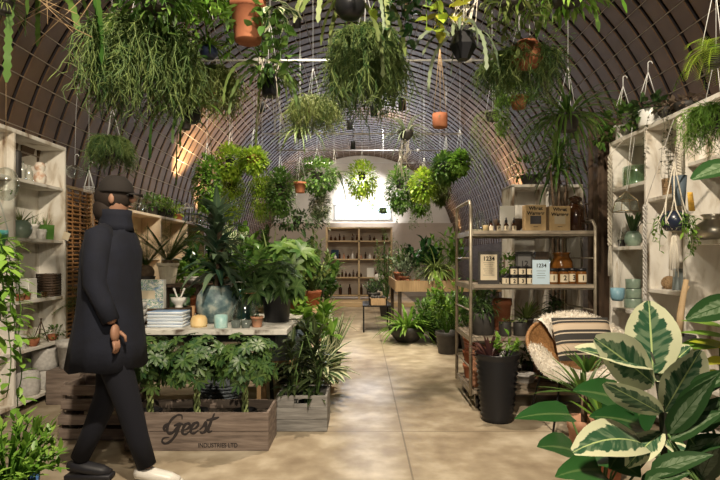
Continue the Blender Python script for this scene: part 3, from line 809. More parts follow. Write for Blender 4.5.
def pot_mb(r, h, kind='taper', n=24):
    b = MB()
    if kind == 'taper': b.lathe([(.0,0),(r*.70,0),(r*.74,.006),(r*.93,h*.78),(r*1.0,h*.79),(r*1.02,h),(r*.93,h),(r*.88,h*.82),(0,h*.8)],(0,0,0),n)
    elif kind == 'straight': b.lathe([(0,0),(r*.9,0),(r*.96,.006),(r,h*.98),(r*.98,h),(r*.9,h*.99),(r*.88,h*.86),(0,h*.85)],(0,0,0),n)
    elif kind == 'round': b.lathe([(0,0),(r*.5,0),(r*.66,h*.04),(r*.95,h*.3),(r,h*.5),(r*.93,h*.74),(r*.7,h*.93),(r*.62,h),(r*.54,h*.97),(r*.55,h*.88),(0,h*.87)],(0,0,0),n)
    elif kind == 'bowl': b.lathe([(0,0),(r*.45,0),(r*.55,h*.05),(r*.9,h*.55),(r,h),(r*.94,h),(r*.82,h*.75),(0,h*.74)],(0,0,0),n)
    elif kind == 'drum': b.lathe([(0,0),(r*.85,0),(r*.95,h*.06),(r,h*.25),(r,h*.75),(r*.96,h*.92),(r*.84,h),(r*.74,h*.985),(r*.74,h*.9),(0,h*.89)],(0,0,0),n)
    elif kind == 'fluted': b.lathe([(0,0),(r*.62,0),(r*.66,.01),(r*.9,h*.85)],(0,0,0),96,flute=.03,fn=20); b.lathe([(r*.9,h*.84),(r*1.02,h*.86),(r*1.04,h),(r*.94,h),(r*.88,h*.86),(0,h*.85)],(0,0,0),32)
    elif kind == 'basket': b.lathe([(0,0),(r*.85,0)]+[(r*(.9+.1*i/10)*(1+.02*(i%2)),h*i/10) for i in range(11)]+[(r*.93,h),(r*.9,h*.85),(0,h*.84)],(0,0,0),n)
    elif kind == 'angular': b.lathe([(0,-.0),(r*.45,0),(r*1.0,h*.42),(r*.6,h),(r*.52,h),(r*.8,h*.5),(0,h*.48)],(0,0,0),6)
    return b
SOILK = dict(taper=(.86,.82),straight=(.86,.87),round=(.54,.89),bowl=(.8,.77),drum=(.72,.91),fluted=(.84,.88),basket=(.88,.86),angular=(.66,.6))
def pot(t, r, h, m, kind='taper', soil=True, z=0, n=24, label=None):
    o = pot_mb(r,h,kind,n).build('pot', m, t, kind!='angular'); o.location = (0,0,z)
    if label: o['label']=label
    if soil:
        k,zz = SOILK[kind]; b = MB(); b.lathe([(0,h*zz-.006),(r*k,h*zz-.006),(r*k*.95,h*zz+.002),(0,h*zz+.004)],(0,0,0),n); s=b.build('soil', M_soil, t); s.location=(0,0,z)
def hanger(t, loc, r, zr, m=None, th=.0018, apex=.32, n=3, top=None):
    """cords from the rim meet at an apex and run on up to the vault"""
    m = m or M_wire; b = MB()
    tx, tz = (top[0]-loc[0], top[1]-loc[2]) if top else (0, vault_z(loc[0])-loc[2])
    for k in range(n):
        a = 2*PI*k/n+.4; b.tube([(r*math.cos(a),r*math.sin(a),zr),(r*.15*math.cos(a),r*.15*math.sin(a),zr+apex*.9),(0,0,zr+apex)], th, 4)
    b.tube([(0,0,zr+apex),(tx,0,tz)], th, 4)
    b.build('hanger', m, t)
def plant(name, label, cat, loc, potargs, fol, rz=0, group=None, hang=None, extra=None):
    """potargs: (r,h,mat,kind) ; fol: list of (part name, material, function(mb, z_of_soil))"""
    t = thing(name, label, cat, loc, rz, group)
    zs = 0
    if potargs:
        r,h,m,kind = potargs; pot(t,r,h,m,kind); zs = h*SOILK[kind][1]
    for nm,mt,fn in fol:
        b = MB(); fn(b, zs); b.build(nm, mt, t)
    if hang: hanger(t, loc, *hang)
    return t
def hp(name, label, px, py, d, potargs, fol, hm=None, apex=.3, group=None, th=.0018):
    """hanging pot: px,py = centre of the pot's rim in view at distance d"""
    p = P(px,py,d); r,h = potargs[0],potargs[1]; p.z -= h
    return plant(name, label, 'hanging plant', p, potargs, fol, group=group, hang=(r*.98, h, hm, th, apex))
# ---------- small things on shelves, table, trolley ----------
def prop(name, label, cat, loc, prof, m, n=20, group=None, inner=None, rz=0, sx=1):
    b = MB(); b.lathe(prof,(0,0,0),n,sx=sx); return solo(name,b,m,label,cat,loc,rz,group)
def cup_prof(r,h,t=.004,taper=.85): return [(0,0),(r*taper,0),(r*taper+.001,.002),(r,h),(r-t,h),(r*taper-t,t*1.5),(0,t*1.5)]
def bottle_prof(r,h,nr=.3,sh=.7): return [(0,0),(r*.94,0),(r,.01),(r,h*sh*.92),(r*.9,h*sh),(r*nr*1.1,h*(sh+.12)),(r*nr,h*(sh+.15)),(r*nr,h*.97),(r*nr*1.2,h*.975),(r*nr*1.2,h),(r*nr*.8,h)]
def X(px,d): return (px-CX)/FPX*d
# left shelf (front edge x=-2.85) : depth d -> x fixed near the front
LX = -2.95
def bay(y, ps, r):
    """keep a thing of radius r clear of the upright panels of its shelf bay"""
    for a,b in zip(ps,ps[1:]):
        if a <= y <= b: return min(max(y,a+.018+r),b-.018-r)
    return y
def lz(z): return z
def at_l(px, z, back=0, r=.06):
    """a place on the left unit whose shelf board is at height z, seen at column px"""
    x = LX-back; return V((x,bay(FPX*x/(px-CX),(2.9,3.6,4.27,5.0),r),z))
prop('glass_bottle','clear glass bottle on the top left shelf, nearer of two','bottle',at_l(22,1.97),bottle_prof(.035,.17,.4),M_glass)
prop('glass_bottle','clear glass bottle on the top left shelf beside the patterned jar','bottle',at_l(29,1.97),bottle_prof(.032,.15,.45),M_glass)
prop('ceramic_jar','round-topped terracotta and white jar on the top left shelf','jar',at_l(40,1.97),[(0,0),(.035,0),(.05,.03),(.052,.08),(.04,.11),(.03,.12),(.042,.14),(.045,.17),(.035,.2),(.0,.21)],noisy('mottled_terracotta_white',[(.4,(.6,.38,.26)),(.55,(.8,.74,.65))],18,rough=.7,bump=.1))
prop('tall_vase','dark green tall vase at the front of the top left shelf','vase',at_l(17,1.97,-.02),[(0,0),(.03,0),(.034,.02),(.034,.22),(.028,.24),(.022,.24),(.02,.02)],M_darkpot)
def aloe(name, label, loc, potargs, n=14, L=.16, W=.02, m=None, droop=.25, group=None, z=(.5,1)):
    return plant(name,label,'potted plant',loc,potargs,[('leaves',m or L_mid,lambda b,zz:f_strap(b,(0,0,zz-.01),n,L,W,droop,z,4,'cone',.012,.5))],group=group)
# ---------- plants hanging from the vault, near the camera ----------
hp('hanging_rhipsalis','huge shaggy dark green mistletoe cactus hanging at upper left in a terracotta pot',140,27,3.0,(.10,.14,M_terra,'taper'),
   [('stems',L_rhip,lambda b,z:(f_rhip(b,(-.0,.02,z),780,.62,.24,.0024,.7,9,.9,.09)))], M_wire,.3)
hp('hanging_rhipsalis','smaller mistletoe cactus in a dark pot hanging just above the walking person',112,146,4.2,(.08,.10,M_darkpot,'taper'),
   [('stems',L_rhip,lambda b,z:f_rhip(b,(0,0,z+.06),260,.32,.15,.0026,1.6,7,.9,.06))])
hp('hanging_rhipsalis','yellow-green mistletoe cactus with an orange terracotta pot left of the black round pot',210,78,3.6,(.07,.10,M_terra,'taper'),
   [('stems',L_rhip2,lambda b,z:f_rhip(b,(0,0,z+.05),330,.40,.15,.0026,1.2,7,.9,.05))])
hp('hanging_cactus','black round pot with long flat notched stems and strappy leaves hanging at left',191,107,3.5,(.065,.11,M_black,'round'),
   [('stems',L_olive,lambda b,z:f_flat(b,(0,0,z),9,.42,.028,.04,.5)),('leaves',L_fresh,lambda b,z:f_strap(b,(0,0,z),16,.34,.02,1.5,(.2,.9)))])
hp('hanging_spider_plant','small spider plant in a dark blue pot under the leafy mass at upper left',209,46,3.3,(.055,.08,mat('dark_blue_glaze',(.03,.04,.09),.3),'round'),
   [('leaves',L_fresh,lambda b,z:f_strap(b,(0,0,z),46,.22,.014,1.8,(.1,.9)))])
hp('hanging_hoya','broad leafy hanging plant filling the top edge left of the terracotta pot',205,-22,3.0,(.11,.13,M_darkpot,'taper'),
   [('leaves',L_fresh,lambda b,z:(f_ball(b,(0,0,z+.0),(.27,.22,.2),330,.085,.032,.7),f_trail(b,(0,0,z),16,.42,.075,.03,.11,.002,'oval')))])
hp('hanging_hoya','dark leafy hanging plant at the top edge above the shaggy cactus',158,-12,2.7,(.10,.12,M_darkpot,'taper'),
   [('leaves',L_mid,lambda b,z:(f_ball(b,(0,0,z),(.22,.18,.13),230,.08,.03,.8),f_trail(b,(0,0,z),9,.3,.07,.028,.1,.002,'oval')))])
hp('hanging_pothos','terracotta pot with heart-leaved pothos hanging at the top left of centre',248,2,2.6,(.088,.20,M_terra,'taper'),
   [('leaves',L_vpep,lambda b,z:f_ball(b,(.09,0,z+.04),(.13,.1,.11),46,.085,.06,.8,'heart')),('vines',L_mid,lambda b,z:f_trail(b,(.05,0,z),12,.32,.07,.05,.07))])
hp('hanging_cactus','long flat fishbone stems dangling from a square black pot right of the terracotta pothos',270,72,3.2,(.05,.15,M_black,'straight'),
   [('stems',L_rhip,lambda b,z:(f_flat(b,(0,0,z),22,.5,.024,.04,.6))),('leaves',L_mid,lambda b,z:f_ball(b,(0,0,z+.06),(.16,.12,.13),120,.08,.03,.8)),
    ('aerial_roots',M_cordm,lambda b,z:[b.tube([(U(-.08,.08),U(-.05,.05),z+.1),(U(-.1,.1),U(-.05,.05),z-.1),(U(-.12,.12),U(-.05,.05),z-U(.2,.4))],.0022,4) for _ in range(9)])])
hp('hanging_rhipsalis','round bright mistletoe cactus with brown centre left of the biggest central one',313,104,4.4,(.08,.07,M_wicker,'bowl'),
   [('stems',L_rhip2,lambda b,z:f_rhip(b,(0,0,z+.03),380,.34,.18,.0028,1.3,7,.9,.07))])
hp('hanging_rhipsalis','largest dense mistletoe cactus hanging in the upper centre like a green curtain',366,42,3.3,(.10,.12,M_darkpot,'taper'),
   [('stems',L_rhip,lambda b,z:(f_rhip(b,(0,0,z+.06),760,.62,.13,.0023,.9,9,.85,.10,.4)))])
hp('hanging_cactus','black pot with flat hanging stems at the top edge above the central curtain of stems',350,-6,2.8,(.082,.13,M_black,'round'),
   [('stems',L_olive,lambda b,z:f_flat(b,(0,0,z),18,.52,.03,.06,.6))])
hp('hanging_pothos','lime and green heart-leaved pothos trailing from the top edge right of centre',403,-26,2.7,(.08,.10,M_terra,'taper'),
   [('vines',L_lime,lambda b,z:f_trail(b,(0,0,z),4,.5,.075,.055,.06,.002,'heart',.07)),('leaves',L_glossy,lambda b,z:(f_trail(b,(.06,0,z),6,.36,.08,.055,.08,.002,'heart'),f_ball(b,(.1,0,z),(.14,.08,.08),16,.1,.07,.7,'heart')))])
hp('hanging_cactus','angular black hanging pot with bright lime leaves and pale flat stems',463,28,3.1,(.082,.19,M_black,'angular'),
   [('leaves',L_yel,lambda b,z:f_ball(b,(-.09,0,z+.17),(.08,.06,.09),15,.11,.075,.6,'oval',segs=3)),('stems',L_grey,lambda b,z:f_flat(b,(-.03,0,z+.04),11,.42,.026,.05,.8)),
    ('aerial_roots',M_cordm,lambda b,z:[b.tube([(U(-.05,.05),0,z),(U(-.08,.08),0,z+.12),(U(-.12,.12),0,z+.26)],.003,4) for _ in range(12)])])
hp('hanging_pot','small terracotta pot on a long knotted jute cord in front of the vault',440,114,5.0,(.074,.13,M_terra,'straight'),
   [('stems',L_grey,lambda b,z:f_rhip(b,(0,0,z),5,.12,.1,.002))], M_jute, .62, th=.004)
hp('hanging_air_plant','spiky grey-green air plant with pale roots hanging in the vault centre',406,131,4.8,(.07,.08,M_darkpot,'bowl'),
   [('leaves',L_grey,lambda b,z:f_strap(b,(0,0,z),44,.34,.014,1.7,(-.2,.9))),
    ('roots',M_cordm,lambda b,z:[b.tube([(U(-.04,.04),U(-.04,.04),z-.04),(U(-.07,.07),U(-.05,.05),z-.18),(U(-.09,.09),0,z-U(.25,.45))],.003,4) for _ in range(12)])], M_jute, .4)
hp('hanging_hoya','broad leafy hanging plant at the top edge above the orange pot, its left half',512,-14,2.9,(.1,.12,M_darkpot,'taper'),
   [('leaves',L_olive,lambda b,z:(f_ball(b,(0,0,z),(.2,.16,.14),200,.085,.026,.9,'lance'),f_trail(b,(0,0,z),14,.34,.08,.026,.11,.002,'lance')))])
hp('hanging_hoya','broad leafy hanging plant at the top edge right of centre with long pointed drooping leaves',568,-18,2.8,(.1,.12,M_darkpot,'taper'),
   [('leaves',L_fresh,lambda b,z:(f_ball(b,(0,0,z),(.22,.16,.13),210,.1,.024,1.0,'lance'),f_flat(b,(0,0,z),22,.3,.028,.12,.9)))])
hp('hanging_rhipsalis','mistletoe cactus spreading wide around an orange terracotta pot at upper right',527,42,3.3,(.100,.165,M_terra,'round'),
   [('stems',L_rhip,lambda b,z:(f_rhip(b,(0,.10,z-.02),420,.40,.26,.0025,.35,7,.9,.07),)),('foliage',L_fresh,lambda b,z:f_ball(b,(0,.02,z+.02),(.3,.2,.09),330,.035,.009,.5,'lance'))])
hp('hanging_moss_fern','bright green mossy cascade over a terracotta pot below the orange pot',519,97,4.0,(.07,.09,M_terra,'taper'),
   [('foliage',L_fresh,lambda b,z:(f_ball(b,(-.02,.02,z+.05),(.17,.14,.09),1000,.03,.012,.6),f_ball(b,(-.13,0,z-.12),(.055,.06,.17),700,.028,.011,.8)))])
hp('hanging_spider_plant','wide arching strappy plant in a dark pot hanging left of the right shelf unit',568,114,3.9,(.085,.13,M_darkpot,'taper'),
   [('leaves',L_mid,lambda b,z:(f_strap(b,(0,0,z),120,.52,.016,1.9,(-.1,.9)),f_flat(b,(0,0,z),14,.34,.02,.06,.9)))], M_wire,.35)
hp('hanging_vine','pale feathery hanging vine trailing down below the mossy cascade',492,112,4.6,(.06,.08,M_darkpot,'taper'),
   [('vines',L_olive,lambda b,z:(f_trail(b,(0,0,z),26,.75,.028,.009,.12,.0012,'oval',.02,1,.4)))])
hp('hanging_fern','lime-green fern hanging at the right edge of the picture',715,50,2.5,(.06,.08,M_darkpot,'taper'),
   [('fronds',L_lime,lambda b,z:(f_fern(b,(0,0,z),30,.24,.05,2.2,(-.2,.9),16,.01)))])
hp('hanging_asparagus_fern','feathery asparagus fern hanging at the right edge below the lime fern',716,112,2.75,(.06,.08,M_darkpot,'taper'),
   [('fronds',L_fresh,lambda b,z:(f_rhip(b,(0,0,z+.03),260,.3,.15,.0016,.8,8,1.0,.05)))])
hp('hanging_cactus','long pale green flat stems hanging at the top left corner',36,-28,2.6,(.08,.1,M_darkpot,'taper'),
   [('stems',L_mid,lambda b,z:f_flat(b,(0,0,z),16,.6,.046,.05,.35)),('roots',M_jute,lambda b,z:[b.tube([(U(-.1,.2),0,z),(U(-.15,.3),0,z-.1),(U(-.15,.3),0,z-U(.15,.5))],.002,4) for _ in range(10)])])
hp('hanging_tillandsia','small tuft of fine grassy leaves in the top left corner of the picture',4,2,2.7,(.05,.06,M_darkpot,'taper'),
   [('leaves',L_olive,lambda b,z:f_strap(b,(0,0,z),70,.17,.006,1.4,(-.4,.9)))])
hp('hanging_cactus','slender pair of flat stems hanging alone over the low shelf unit',186,122,4.7,(.05,.07,M_darkpot,'taper'),
   [('stems',L_mid,lambda b,z:f_flat(b,(0,0,z),6,.72,.034,.02,.2))])
hp('hanging_pothos','glossy leaved climber hanging high between the two upper pots right of centre',432,-32,2.9,(.08,.1,M_darkpot,'taper'),
   [('leaves',L_glossy,lambda b,z:(f_trail(b,(0,0,z),7,.32,.1,.06,.07,.002,'heart'),))])
# ---------- the farther row ----------
def far(label, px, py, d, w, h, m, kind='ball', pm=M_darkpot, pr=.075, name='hanging_plant', n=1.0, group=None):
    rw, rh = S(w,d)/2, S(h,d)/2
    def fn(b,z):
        if kind == 'ball': f_ball(b,(0,0,z-.04),(rw,rw,rh),int(1000*n),.08,.042,.9)
        elif kind == 'drop': f_ball(b,(0,0,z-rh*.35),(rw*.9,rw*.9,rh*1.05),int(1200*n),.075,.04,1.0); f_trail(b,(0,0,z),14,rh*2.2,.05,.03,rw*.6,.002,'oval')
        elif kind == 'rhip': (f_ball(b,(0,0,z-rh*.5),(rw*.85,rw*.85,rh),int(1300*n),.09,.016,1.4,'strap'),f_ball(b,(0,0,z-.02),(rw*.9,rw*.9,rh*.4),int(400*n),.07,.03,.8))
        elif kind == 'strap': f_strap(b,(0,0,z),int(60*n),rh*1.4,.03,2.2,(-.2,.6))
    p = P(px,py,d); p.z -= .14
    return plant(name,label,'hanging plant',p,(pr,.14,pm,'taper'),[('foliage',m,fn)],group=group,hang=(pr,.14,M_wire,.002,.4))
far('green cascading plant hanging leftmost in the far row over the low shelf unit',207,172,7.2,27,54,L_fresh,'drop')
far('lime mossy ball plant hanging second from left in the far row',230,158,7.9,30,34,L_lime,'ball')
far('long lime cascade hanging below the second plant from left in the far row',232,184,8.2,30,48,L_lime,'rhip')
far('neat green ball over a terracotta pot, high in the left of the far row',254,156,7.6,27,24,L_lime,'ball',M_terra,pr=.12,n=.8)
far('lime shaggy plant hanging under the neat green ball in the far row',262,184,8.4,30,46,L_lime,'rhip')
far('dark green full cascade with pale roots above, left of the white wall',280,182,7.9,30,46,L_mid,'drop')
far('wide leafy hanging plant in front of the left of the white lunette',317,172,8.6,44,36,L_mid,'ball',pr=.1)
plant('hanging_pot','terracotta hanging pot beside the wide leafy plant before the white lunette','hanging plant',P(300,193,8.2),(.1,.17,M_terra,'taper'),
      [('leaves',L_fresh,lambda b,z:f_strap(b,(0,0,z),16,.2,.03,1.2,(.1,.9)))],hang=(.1,.17,M_wire,.002,.4))
far('white-edged hanging plant with pale strappy leaves left of the window',320,198,9.2,22,30,L_vpep,'drop',M_wpot,n=.6)
far('long dark strappy leaves hanging right of the wide leafy plant',334,172,9.0,12,60,L_dark,'strap',M_darkpot,.05,n=.35)
far('bright bushy hanging plant directly in front of the lit white wall',362,172,9.6,36,36,L_lime,'drop')
far('dense green hanging plant with dark drooping leaves right of the window',400,180,8.8,32,46,L_mid,'drop')
far('lime hanging plant right of the dense green one in the far row',424,182,8.4,26,34,L_lime,'ball')
far('dark leafy ball hanging upper right in the far row',446,164,7.8,28,30,L_mid,'ball')
far('small lime ball hanging rightmost in the far row against the vault',460,158,7.2,16,22,L_fresh,'ball',n=.7)
far('tiny drooping plant hanging between the window and the dense green one',383,208,12.5,14,14,L_mid,'strap',M_darkpot,.09,n=.6)
far('loose green vine hanging from a black pot beside the tie rods left of centre',300,128,7.0,20,60,L_olive,'strap',M_darkpot,.06,n=.4)
far('dark heart-leaved trailing plant in terracotta pot before the white wall left',297,216,8.8,66,18,L_dark,'ball',pr=.09,n=.5)
far('pale trailing plant hanging low in front of the vault right of centre',420,196,9.8,20,26,L_fresh,'drop',n=.6)
far('shaggy olive plant hanging between the dark ball and the vault',440,184,8.8,22,26,L_olive,'rhip')
# ---------- track spotlights (each a real lamp body) ----------
M_lampglow = mat('lamp_lens', (1,.95,.85), .3, emis=(1,.9,.7), es=12)
def spotlamp(label, px, py, d, up=.35, glow=True, drop=.16):
    p = P(px,py,d)
    t = thing('spotlight',label,'spotlight',p)
    b = MB(); b.lathe([(0,.09),(.035,.09),(.042,.07),(.048,-.05),(.044,-.052),(.036,-.03),(0,-.03)],(0,0,0),16)
    tilt = Matrix.Rotation(math.radians(28),4,'X')
    for i,v in enumerate(b.v): b.v[i] = tuple(tilt@V(v))
    b.build('housing', M_black, t)
    b = MB(); b.lathe([(0,-.048),(.034,-.048),(.034,-.04),(0,-.04)],(0,0,0),16)
    for i,v in enumerate(b.v): b.v[i] = tuple(tilt@V(v))
    b.build('lens', M_lampglow, t)
    b = MB(); b.tube([(0,.02,.06),(0,.02,vault_z(p.x)-p.z)],.008,6); b.build('stem', M_black, t)
spotlamp('lit spotlight at the top left of centre in front of the dark vault',297,23,5.6)
spotlamp('black spotlight on a long stem, upper of two near the vault centre',350,126,8.2)
spotlamp('black spotlight on a long stem, lower of two near the vault centre',353,146,9.6)
spotlamp('small lit spotlight just right of the green curtain of stems',374,112,6.8)
spotlamp('small lit spotlight above the spiky air plant',402,106,6.4)
spotlamp('small lit spotlight left of the far row above the low shelf unit',262,108,7.4)
spotlamp('small lit spotlight among the far row right of centre',448,176,12.0)
aloe('potted_aloe','spiky aloe in a round celadon pot at the front of the left shelf',at_l(21,1.47,-.05),(.085,.15,M_cela,'round'),20,.2,.022,L_olive,z=(.3,1))
aloe('potted_aloe','small aloe in a tall white pot behind the round celadon pot',at_l(33,1.47,.05),(.05,.14,M_wpot,'taper'),12,.15,.016)
t = thing('potted_aloe','aloe in a square grass-green pot on the left shelf','potted plant',at_l(50,1.47,.03,.085))
b = MB(); b.lathe([(0,0),(.075,0),(.085,.14),(.078,.14),(.073,.1),(0,.1)],(0,0,0),4); b.build('pot',M_green_gl,t,False)
b = MB(); f_strap(b,(0,0,.1),12,.17,.02,.2,(.6,1),4,'cone',.012,.5); b.build('leaves',L_olive,t)
prop('white_cup','small white ceramic cup in front of the green pot on the left shelf','cup',at_l(41.5,1.47,-.06),cup_prof(.04,.09),M_wpot)
# shelf z .94
bk = MB(); bk.box((0,0,.09),(.16,.12,.18),bev=.004)
solo('white_box',bk,M_whitecard,'white box at the back of the third left shelf','box',at_l(24,.94,.04),smooth=False)
tt = thing('wicker_lantern','dark square wicker basket on the third left shelf','basket',at_l(49,.94,.0,.085))
b = MB()
for k in range(9): b.tube([(-.07,-.07,.01+.024*k),(.07,-.07,.01+.024*k),(.07,.07,.01+.024*k),(-.07,.07,.01+.024*k),(-.07,-.07,.01+.024*k)],.011,5)
for x in (-.07,0,.07):
    for y in (-.07,.07): b.tube([(x,y,0),(x,y,.215)],.006,5)
b.build('basket_weave',M_dwood,tt)
b = MB(); b.box((0,0,.006),(.13,.13,.012)); b.build('basket_floor',M_dwood,tt,False)
for px,l,m in ((16,'first small terracotta cup with sprouts at the front of the third left shelf',M_terra),(21,'second small terracotta cup with sprouts on the third left shelf',M_terra2),(27,'small brown cup with sprouts beside the green glass on the third left shelf',M_terra)):
    plant('potted_succulent',l,'potted plant',at_l(px,.94,-.06),(.03,.055,m,'taper'),[('leaves',L_fresh,lambda b,z:f_ball(b,(0,0,z+.02),(.03,.03,.03),26,.03,.012,.3))],group='small potted sprouts on the left shelf')
gb = MB(); gb.lathe([(0,0),(.05,0),(.052,.055),(.047,.055),(.045,.006),(0,.006)],(0,0,0),4)
solo('glass_dish',gb,M_gglass,'low square green glass dish on the third left shelf','dish',at_l(41,.94,-.04),rz=.6,smooth=False)
# shelf z .52
prop('white_cup','white ceramic cup at the front of the fourth left shelf','cup',at_l(15,.52,-.05),cup_prof(.05,.12),M_wpot)
prop('grey_cup','tall grey cup next to the white cup on the fourth left shelf','cup',at_l(22,.52,-.03),cup_prof(.036,.11),M_gpot)
plant('potted_fern','leafy fern in a terracotta bowl on the fourth left shelf','potted plant',at_l(33,.52,-.04),(.055,.07,M_terra,'bowl'),[('fronds',L_fresh,lambda b,z:f_fern(b,(0,0,z),18,.13,.03,.9,(.2,1),8,.012))])
plant('potted_plant','low green plant hanging over the end of the fourth left shelf','potted plant',at_l(56,.52,-.02),(.045,.06,M_terra,'bowl'),[('leaves',L_mid,lambda b,z:f_ball(b,(0,0,z+.03),(.1,.09,.05),80,.05,.02,.8))])
# teepee of twigs
tw = MB()
for k in range(5): a=2*PI*k/5; tw.tube([(.07*math.cos(a),.07*math.sin(a),0),(-.008*math.cos(a),-.008*math.sin(a),.22)],.004,5)
solo('twig_tripod',tw,M_dwood,'dark geometric twig frame on the fourth left shelf','ornament',at_l(41,.52,.03))
# bottom: round grey pots
for px,z,r,h,l,bb in ((28,.095,.095,.20,'round pale grey stoneware pot at the front of the lowest left shelf',0),(45,.095,.105,.17,'round pale grey stoneware pot, lower of the stacked pair on the left shelf',0),(45,.267,.11,.20,'round pale grey stoneware pot, upper of the stacked pair on the left shelf',0)):
    p = at_l(px,z,bb,.11); t = thing('stoneware_pot',l,'pot',p,group='round grey stoneware pots'); pot(t,r,h,M_gpot,'drum',False)
# tag and hooks at the end of the left unit
b = MB(); b.box((0,0,0),(.065,.004,.075)); b.tube([(0,0,.037),(0,-.01,.07)],.001,4)
solo('price_tag',b,M_paper,'blank cream card tag tied to the end of the left shelf unit','tag',V((-2.83,4.975,1.51)),smooth=False,rot=(0,.35,0))
def hook(t, x, z, m=M_wire):
    b = MB(); b.tube([(x,0,z),(x,0,z+.08)]+[(x+.018-.018*math.cos(a),0,z+.08+.018*math.sin(a)) for a in (0,.6,1.2,1.9,2.6,3.3)],.003,5); b.build('hook',m,t)
t = thing('glass_terrarium','round clear glass terrarium hanging from a hook at the end of the left shelf unit','terrarium',P(75,172,4.9))
b = MB(); b.ell((0,0,0),(.075,.075,.07)); b.build('globe',M_glass,t); hook(t,0,.07)
b = MB(); b.tube([(0,0,.17),(-.0,.02,.6)],.0015,4); b.tube([(0,.02,.6),(0,.1,vault_z(P(75,172,4.9).x)-P(75,172,4.9).z)],.0015,4); b.build('cord',M_wire,t)
t = thing('wire_hanger','cluster of white wire plant hangers hanging beside the round glass terrarium','hanger',P(89,182,4.9))
b = MB()
for k in range(3):
    for a in (0,2.1,4.2): b.tube([(0,0,.12),(.05*math.cos(a+k),.05*math.sin(a+k),-.05-.02*k)],.0022,4)
    b.tube([(.05*math.cos(2*PI*i/12),.05*math.sin(2*PI*i/12),-.05-.02*k) for i in range(13)],.0022,4)
b.build('wire_frame',M_wire,t); hook(t,0,.1); b = MB(); b.tube([(0,0,.19),(0,.0,vault_z(-2.6)-P(89,182,4.9).z)],.0015,4); b.build('cord',M_wire,t)
t = thing('glass_bulb','clear glass bulb hanging in front of the nearest bay of the left shelves','terrarium',P(6,184,4.0))
b = MB(); b.ell((0,0,0),(.09,.09,.13),16,12); b.build('globe',M_glass,t); b = MB(); b.tube([(0,0,.12),(0,0,vault_z(-2.75)-P(6,184,4.0).z)],.0022,4); b.build('cord',M_jute,t)
b = MB(); f_trail(b,(0,0,-.04),3,.05,.03,.02,.03); b.build('cutting',L_fresh,t)

# low shelf unit: its top carries jars and green pots
LT = 1.895
def at_s(px, x=-2.93): d = FPX*x/(px-CX); return V((x,d,LT))
for i,(px,h,l) in enumerate(((127,.2,'clear glass vase on the low shelf unit, nearest the person'),(133,.15,'short clear glass vase on the low shelf unit, second from the person'),(139,.2,'slim clear glass vase on the low shelf unit, third from the person'),(144,.13,'small clear glass jar on the low shelf unit beside the green pots'))):
    prop('glass_vase',l,'vase',at_s(px),bottle_prof(.05,h,.5,.6),M_glass,group='clear glass vases on the low shelf unit')
for px,l in ((152,'dark green leafy pot plant on the low shelf unit, leftmost'),(160,'bright green bushy pot plant on the low shelf unit, middle'),(168,'bright green bushy pot plant on the low shelf unit, right')):
    plant('potted_plant',l,'potted plant',at_s(px),(.09,.12,M_darkpot,'taper'),[('leaves',L_mid if px<155 else L_fresh,lambda b,z:f_ball(b,(0,0,z+.08),(.13,.13,.11),200,.07,.03,.6))])
plant('potted_plant','yellow-green pot plant on the low shelf unit beside the glass lantern','potted plant',at_s(178),(.08,.1,M_terra,'taper'),[('leaves',L_lime,lambda b,z:f_ball(b,(0,0,z+.07),(.12,.12,.1),120,.07,.03,.6))])
p = at_s(187); t = thing('glass_lantern','white-framed glass lantern on the far end of the low shelf unit','lantern',p)
b = MB(); w_=.08
for sx in (-1,1):
    for sy in (-1,1): b.tube([(sx*w_,sy*w_,0),(sx*w_,sy*w_,.24),(0,0,.33)],.006,5)
for z in (.005,.24): b.tube([(-w_,-w_,z),(w_,-w_,z),(w_,w_,z),(-w_,w_,z),(-w_,-w_,z)],.006,5)
b.build('frame',M_wire,t)
prop('glass_vase','wide clear glass bowl on the far end of the low shelf unit','vase',at_s(196),cup_prof(.1,.16),M_glass)

# ---------- on the display table ----------
def tb(px, py_d): return V((X(px,py_d),py_d,TZ+.001))
# folded striped towels
M_towel = striped('blue_white_stripes',[(0,(.75,.78,.8)),(.45,(.25,.38,.6)),(.62,(.75,.78,.8)),(.8,(.35,.47,.66))],62,'Z')
for k in range(5):
    b = MB(); b.box((0,0,.0125),(.285-.006*(k%2),.19,.0245),bev=.011)
    solo('folded_towel',b,M_towel,['blue and white striped folded towel, bottom of the stack on the display table','blue and white striped folded towel, second from bottom of the table stack','blue and white striped folded towel, middle of the table stack','blue and white striped folded towel, second from top of the table stack','blue and white striped folded towel, top of the stack on the display table'][k],'towel',(X(169,4.18),4.18,TZ+.001+k*.0252),rz=(-.03,.04,-.02,.03,-.04)[k],group='folded striped towels')
b = MB(); b.lathe([(0,0),(.062,0),(.066,.02),(.064,.06),(.05,.085),(.02,.095),(0,.09)],(0,0,0),20)
solo('candle',b,noisy('beeswax',[(.3,(.75,.5,.2)),(.7,(.85,.66,.36))],10,rough=.5,bump=.1),'chunky honey-yellow candle right of the folded towels','candle',tb(199,4.16))
prop('turquoise_cup','crackled turquoise cup at the front of the display table','cup',tb(221,4.1),cup_prof(.052,.1,taper=.95),M_turq)
for px,l in ((236,'left tiny dark glass pot of pebbles in front of the terrarium'),(246,'right tiny dark glass pot of pebbles in front of the terrarium')):
    prop('glass_pot',l,'pot',tb(px,4.1),cup_prof(.036,.055,taper=.9),mat('smoky_glass',(.12,.14,.13),.1))
t = thing('glass_dome','clear glass terrarium with pebbles on the display table','terrarium',tb(245,4.32))
b = MB(); b.lathe([(0,0),(.1,0),(.115,.02),(.11,.12),(.07,.19),(.05,.21),(.05,.23)],(0,0,0),24); b.build('globe',M_glass,t)
b = MB()
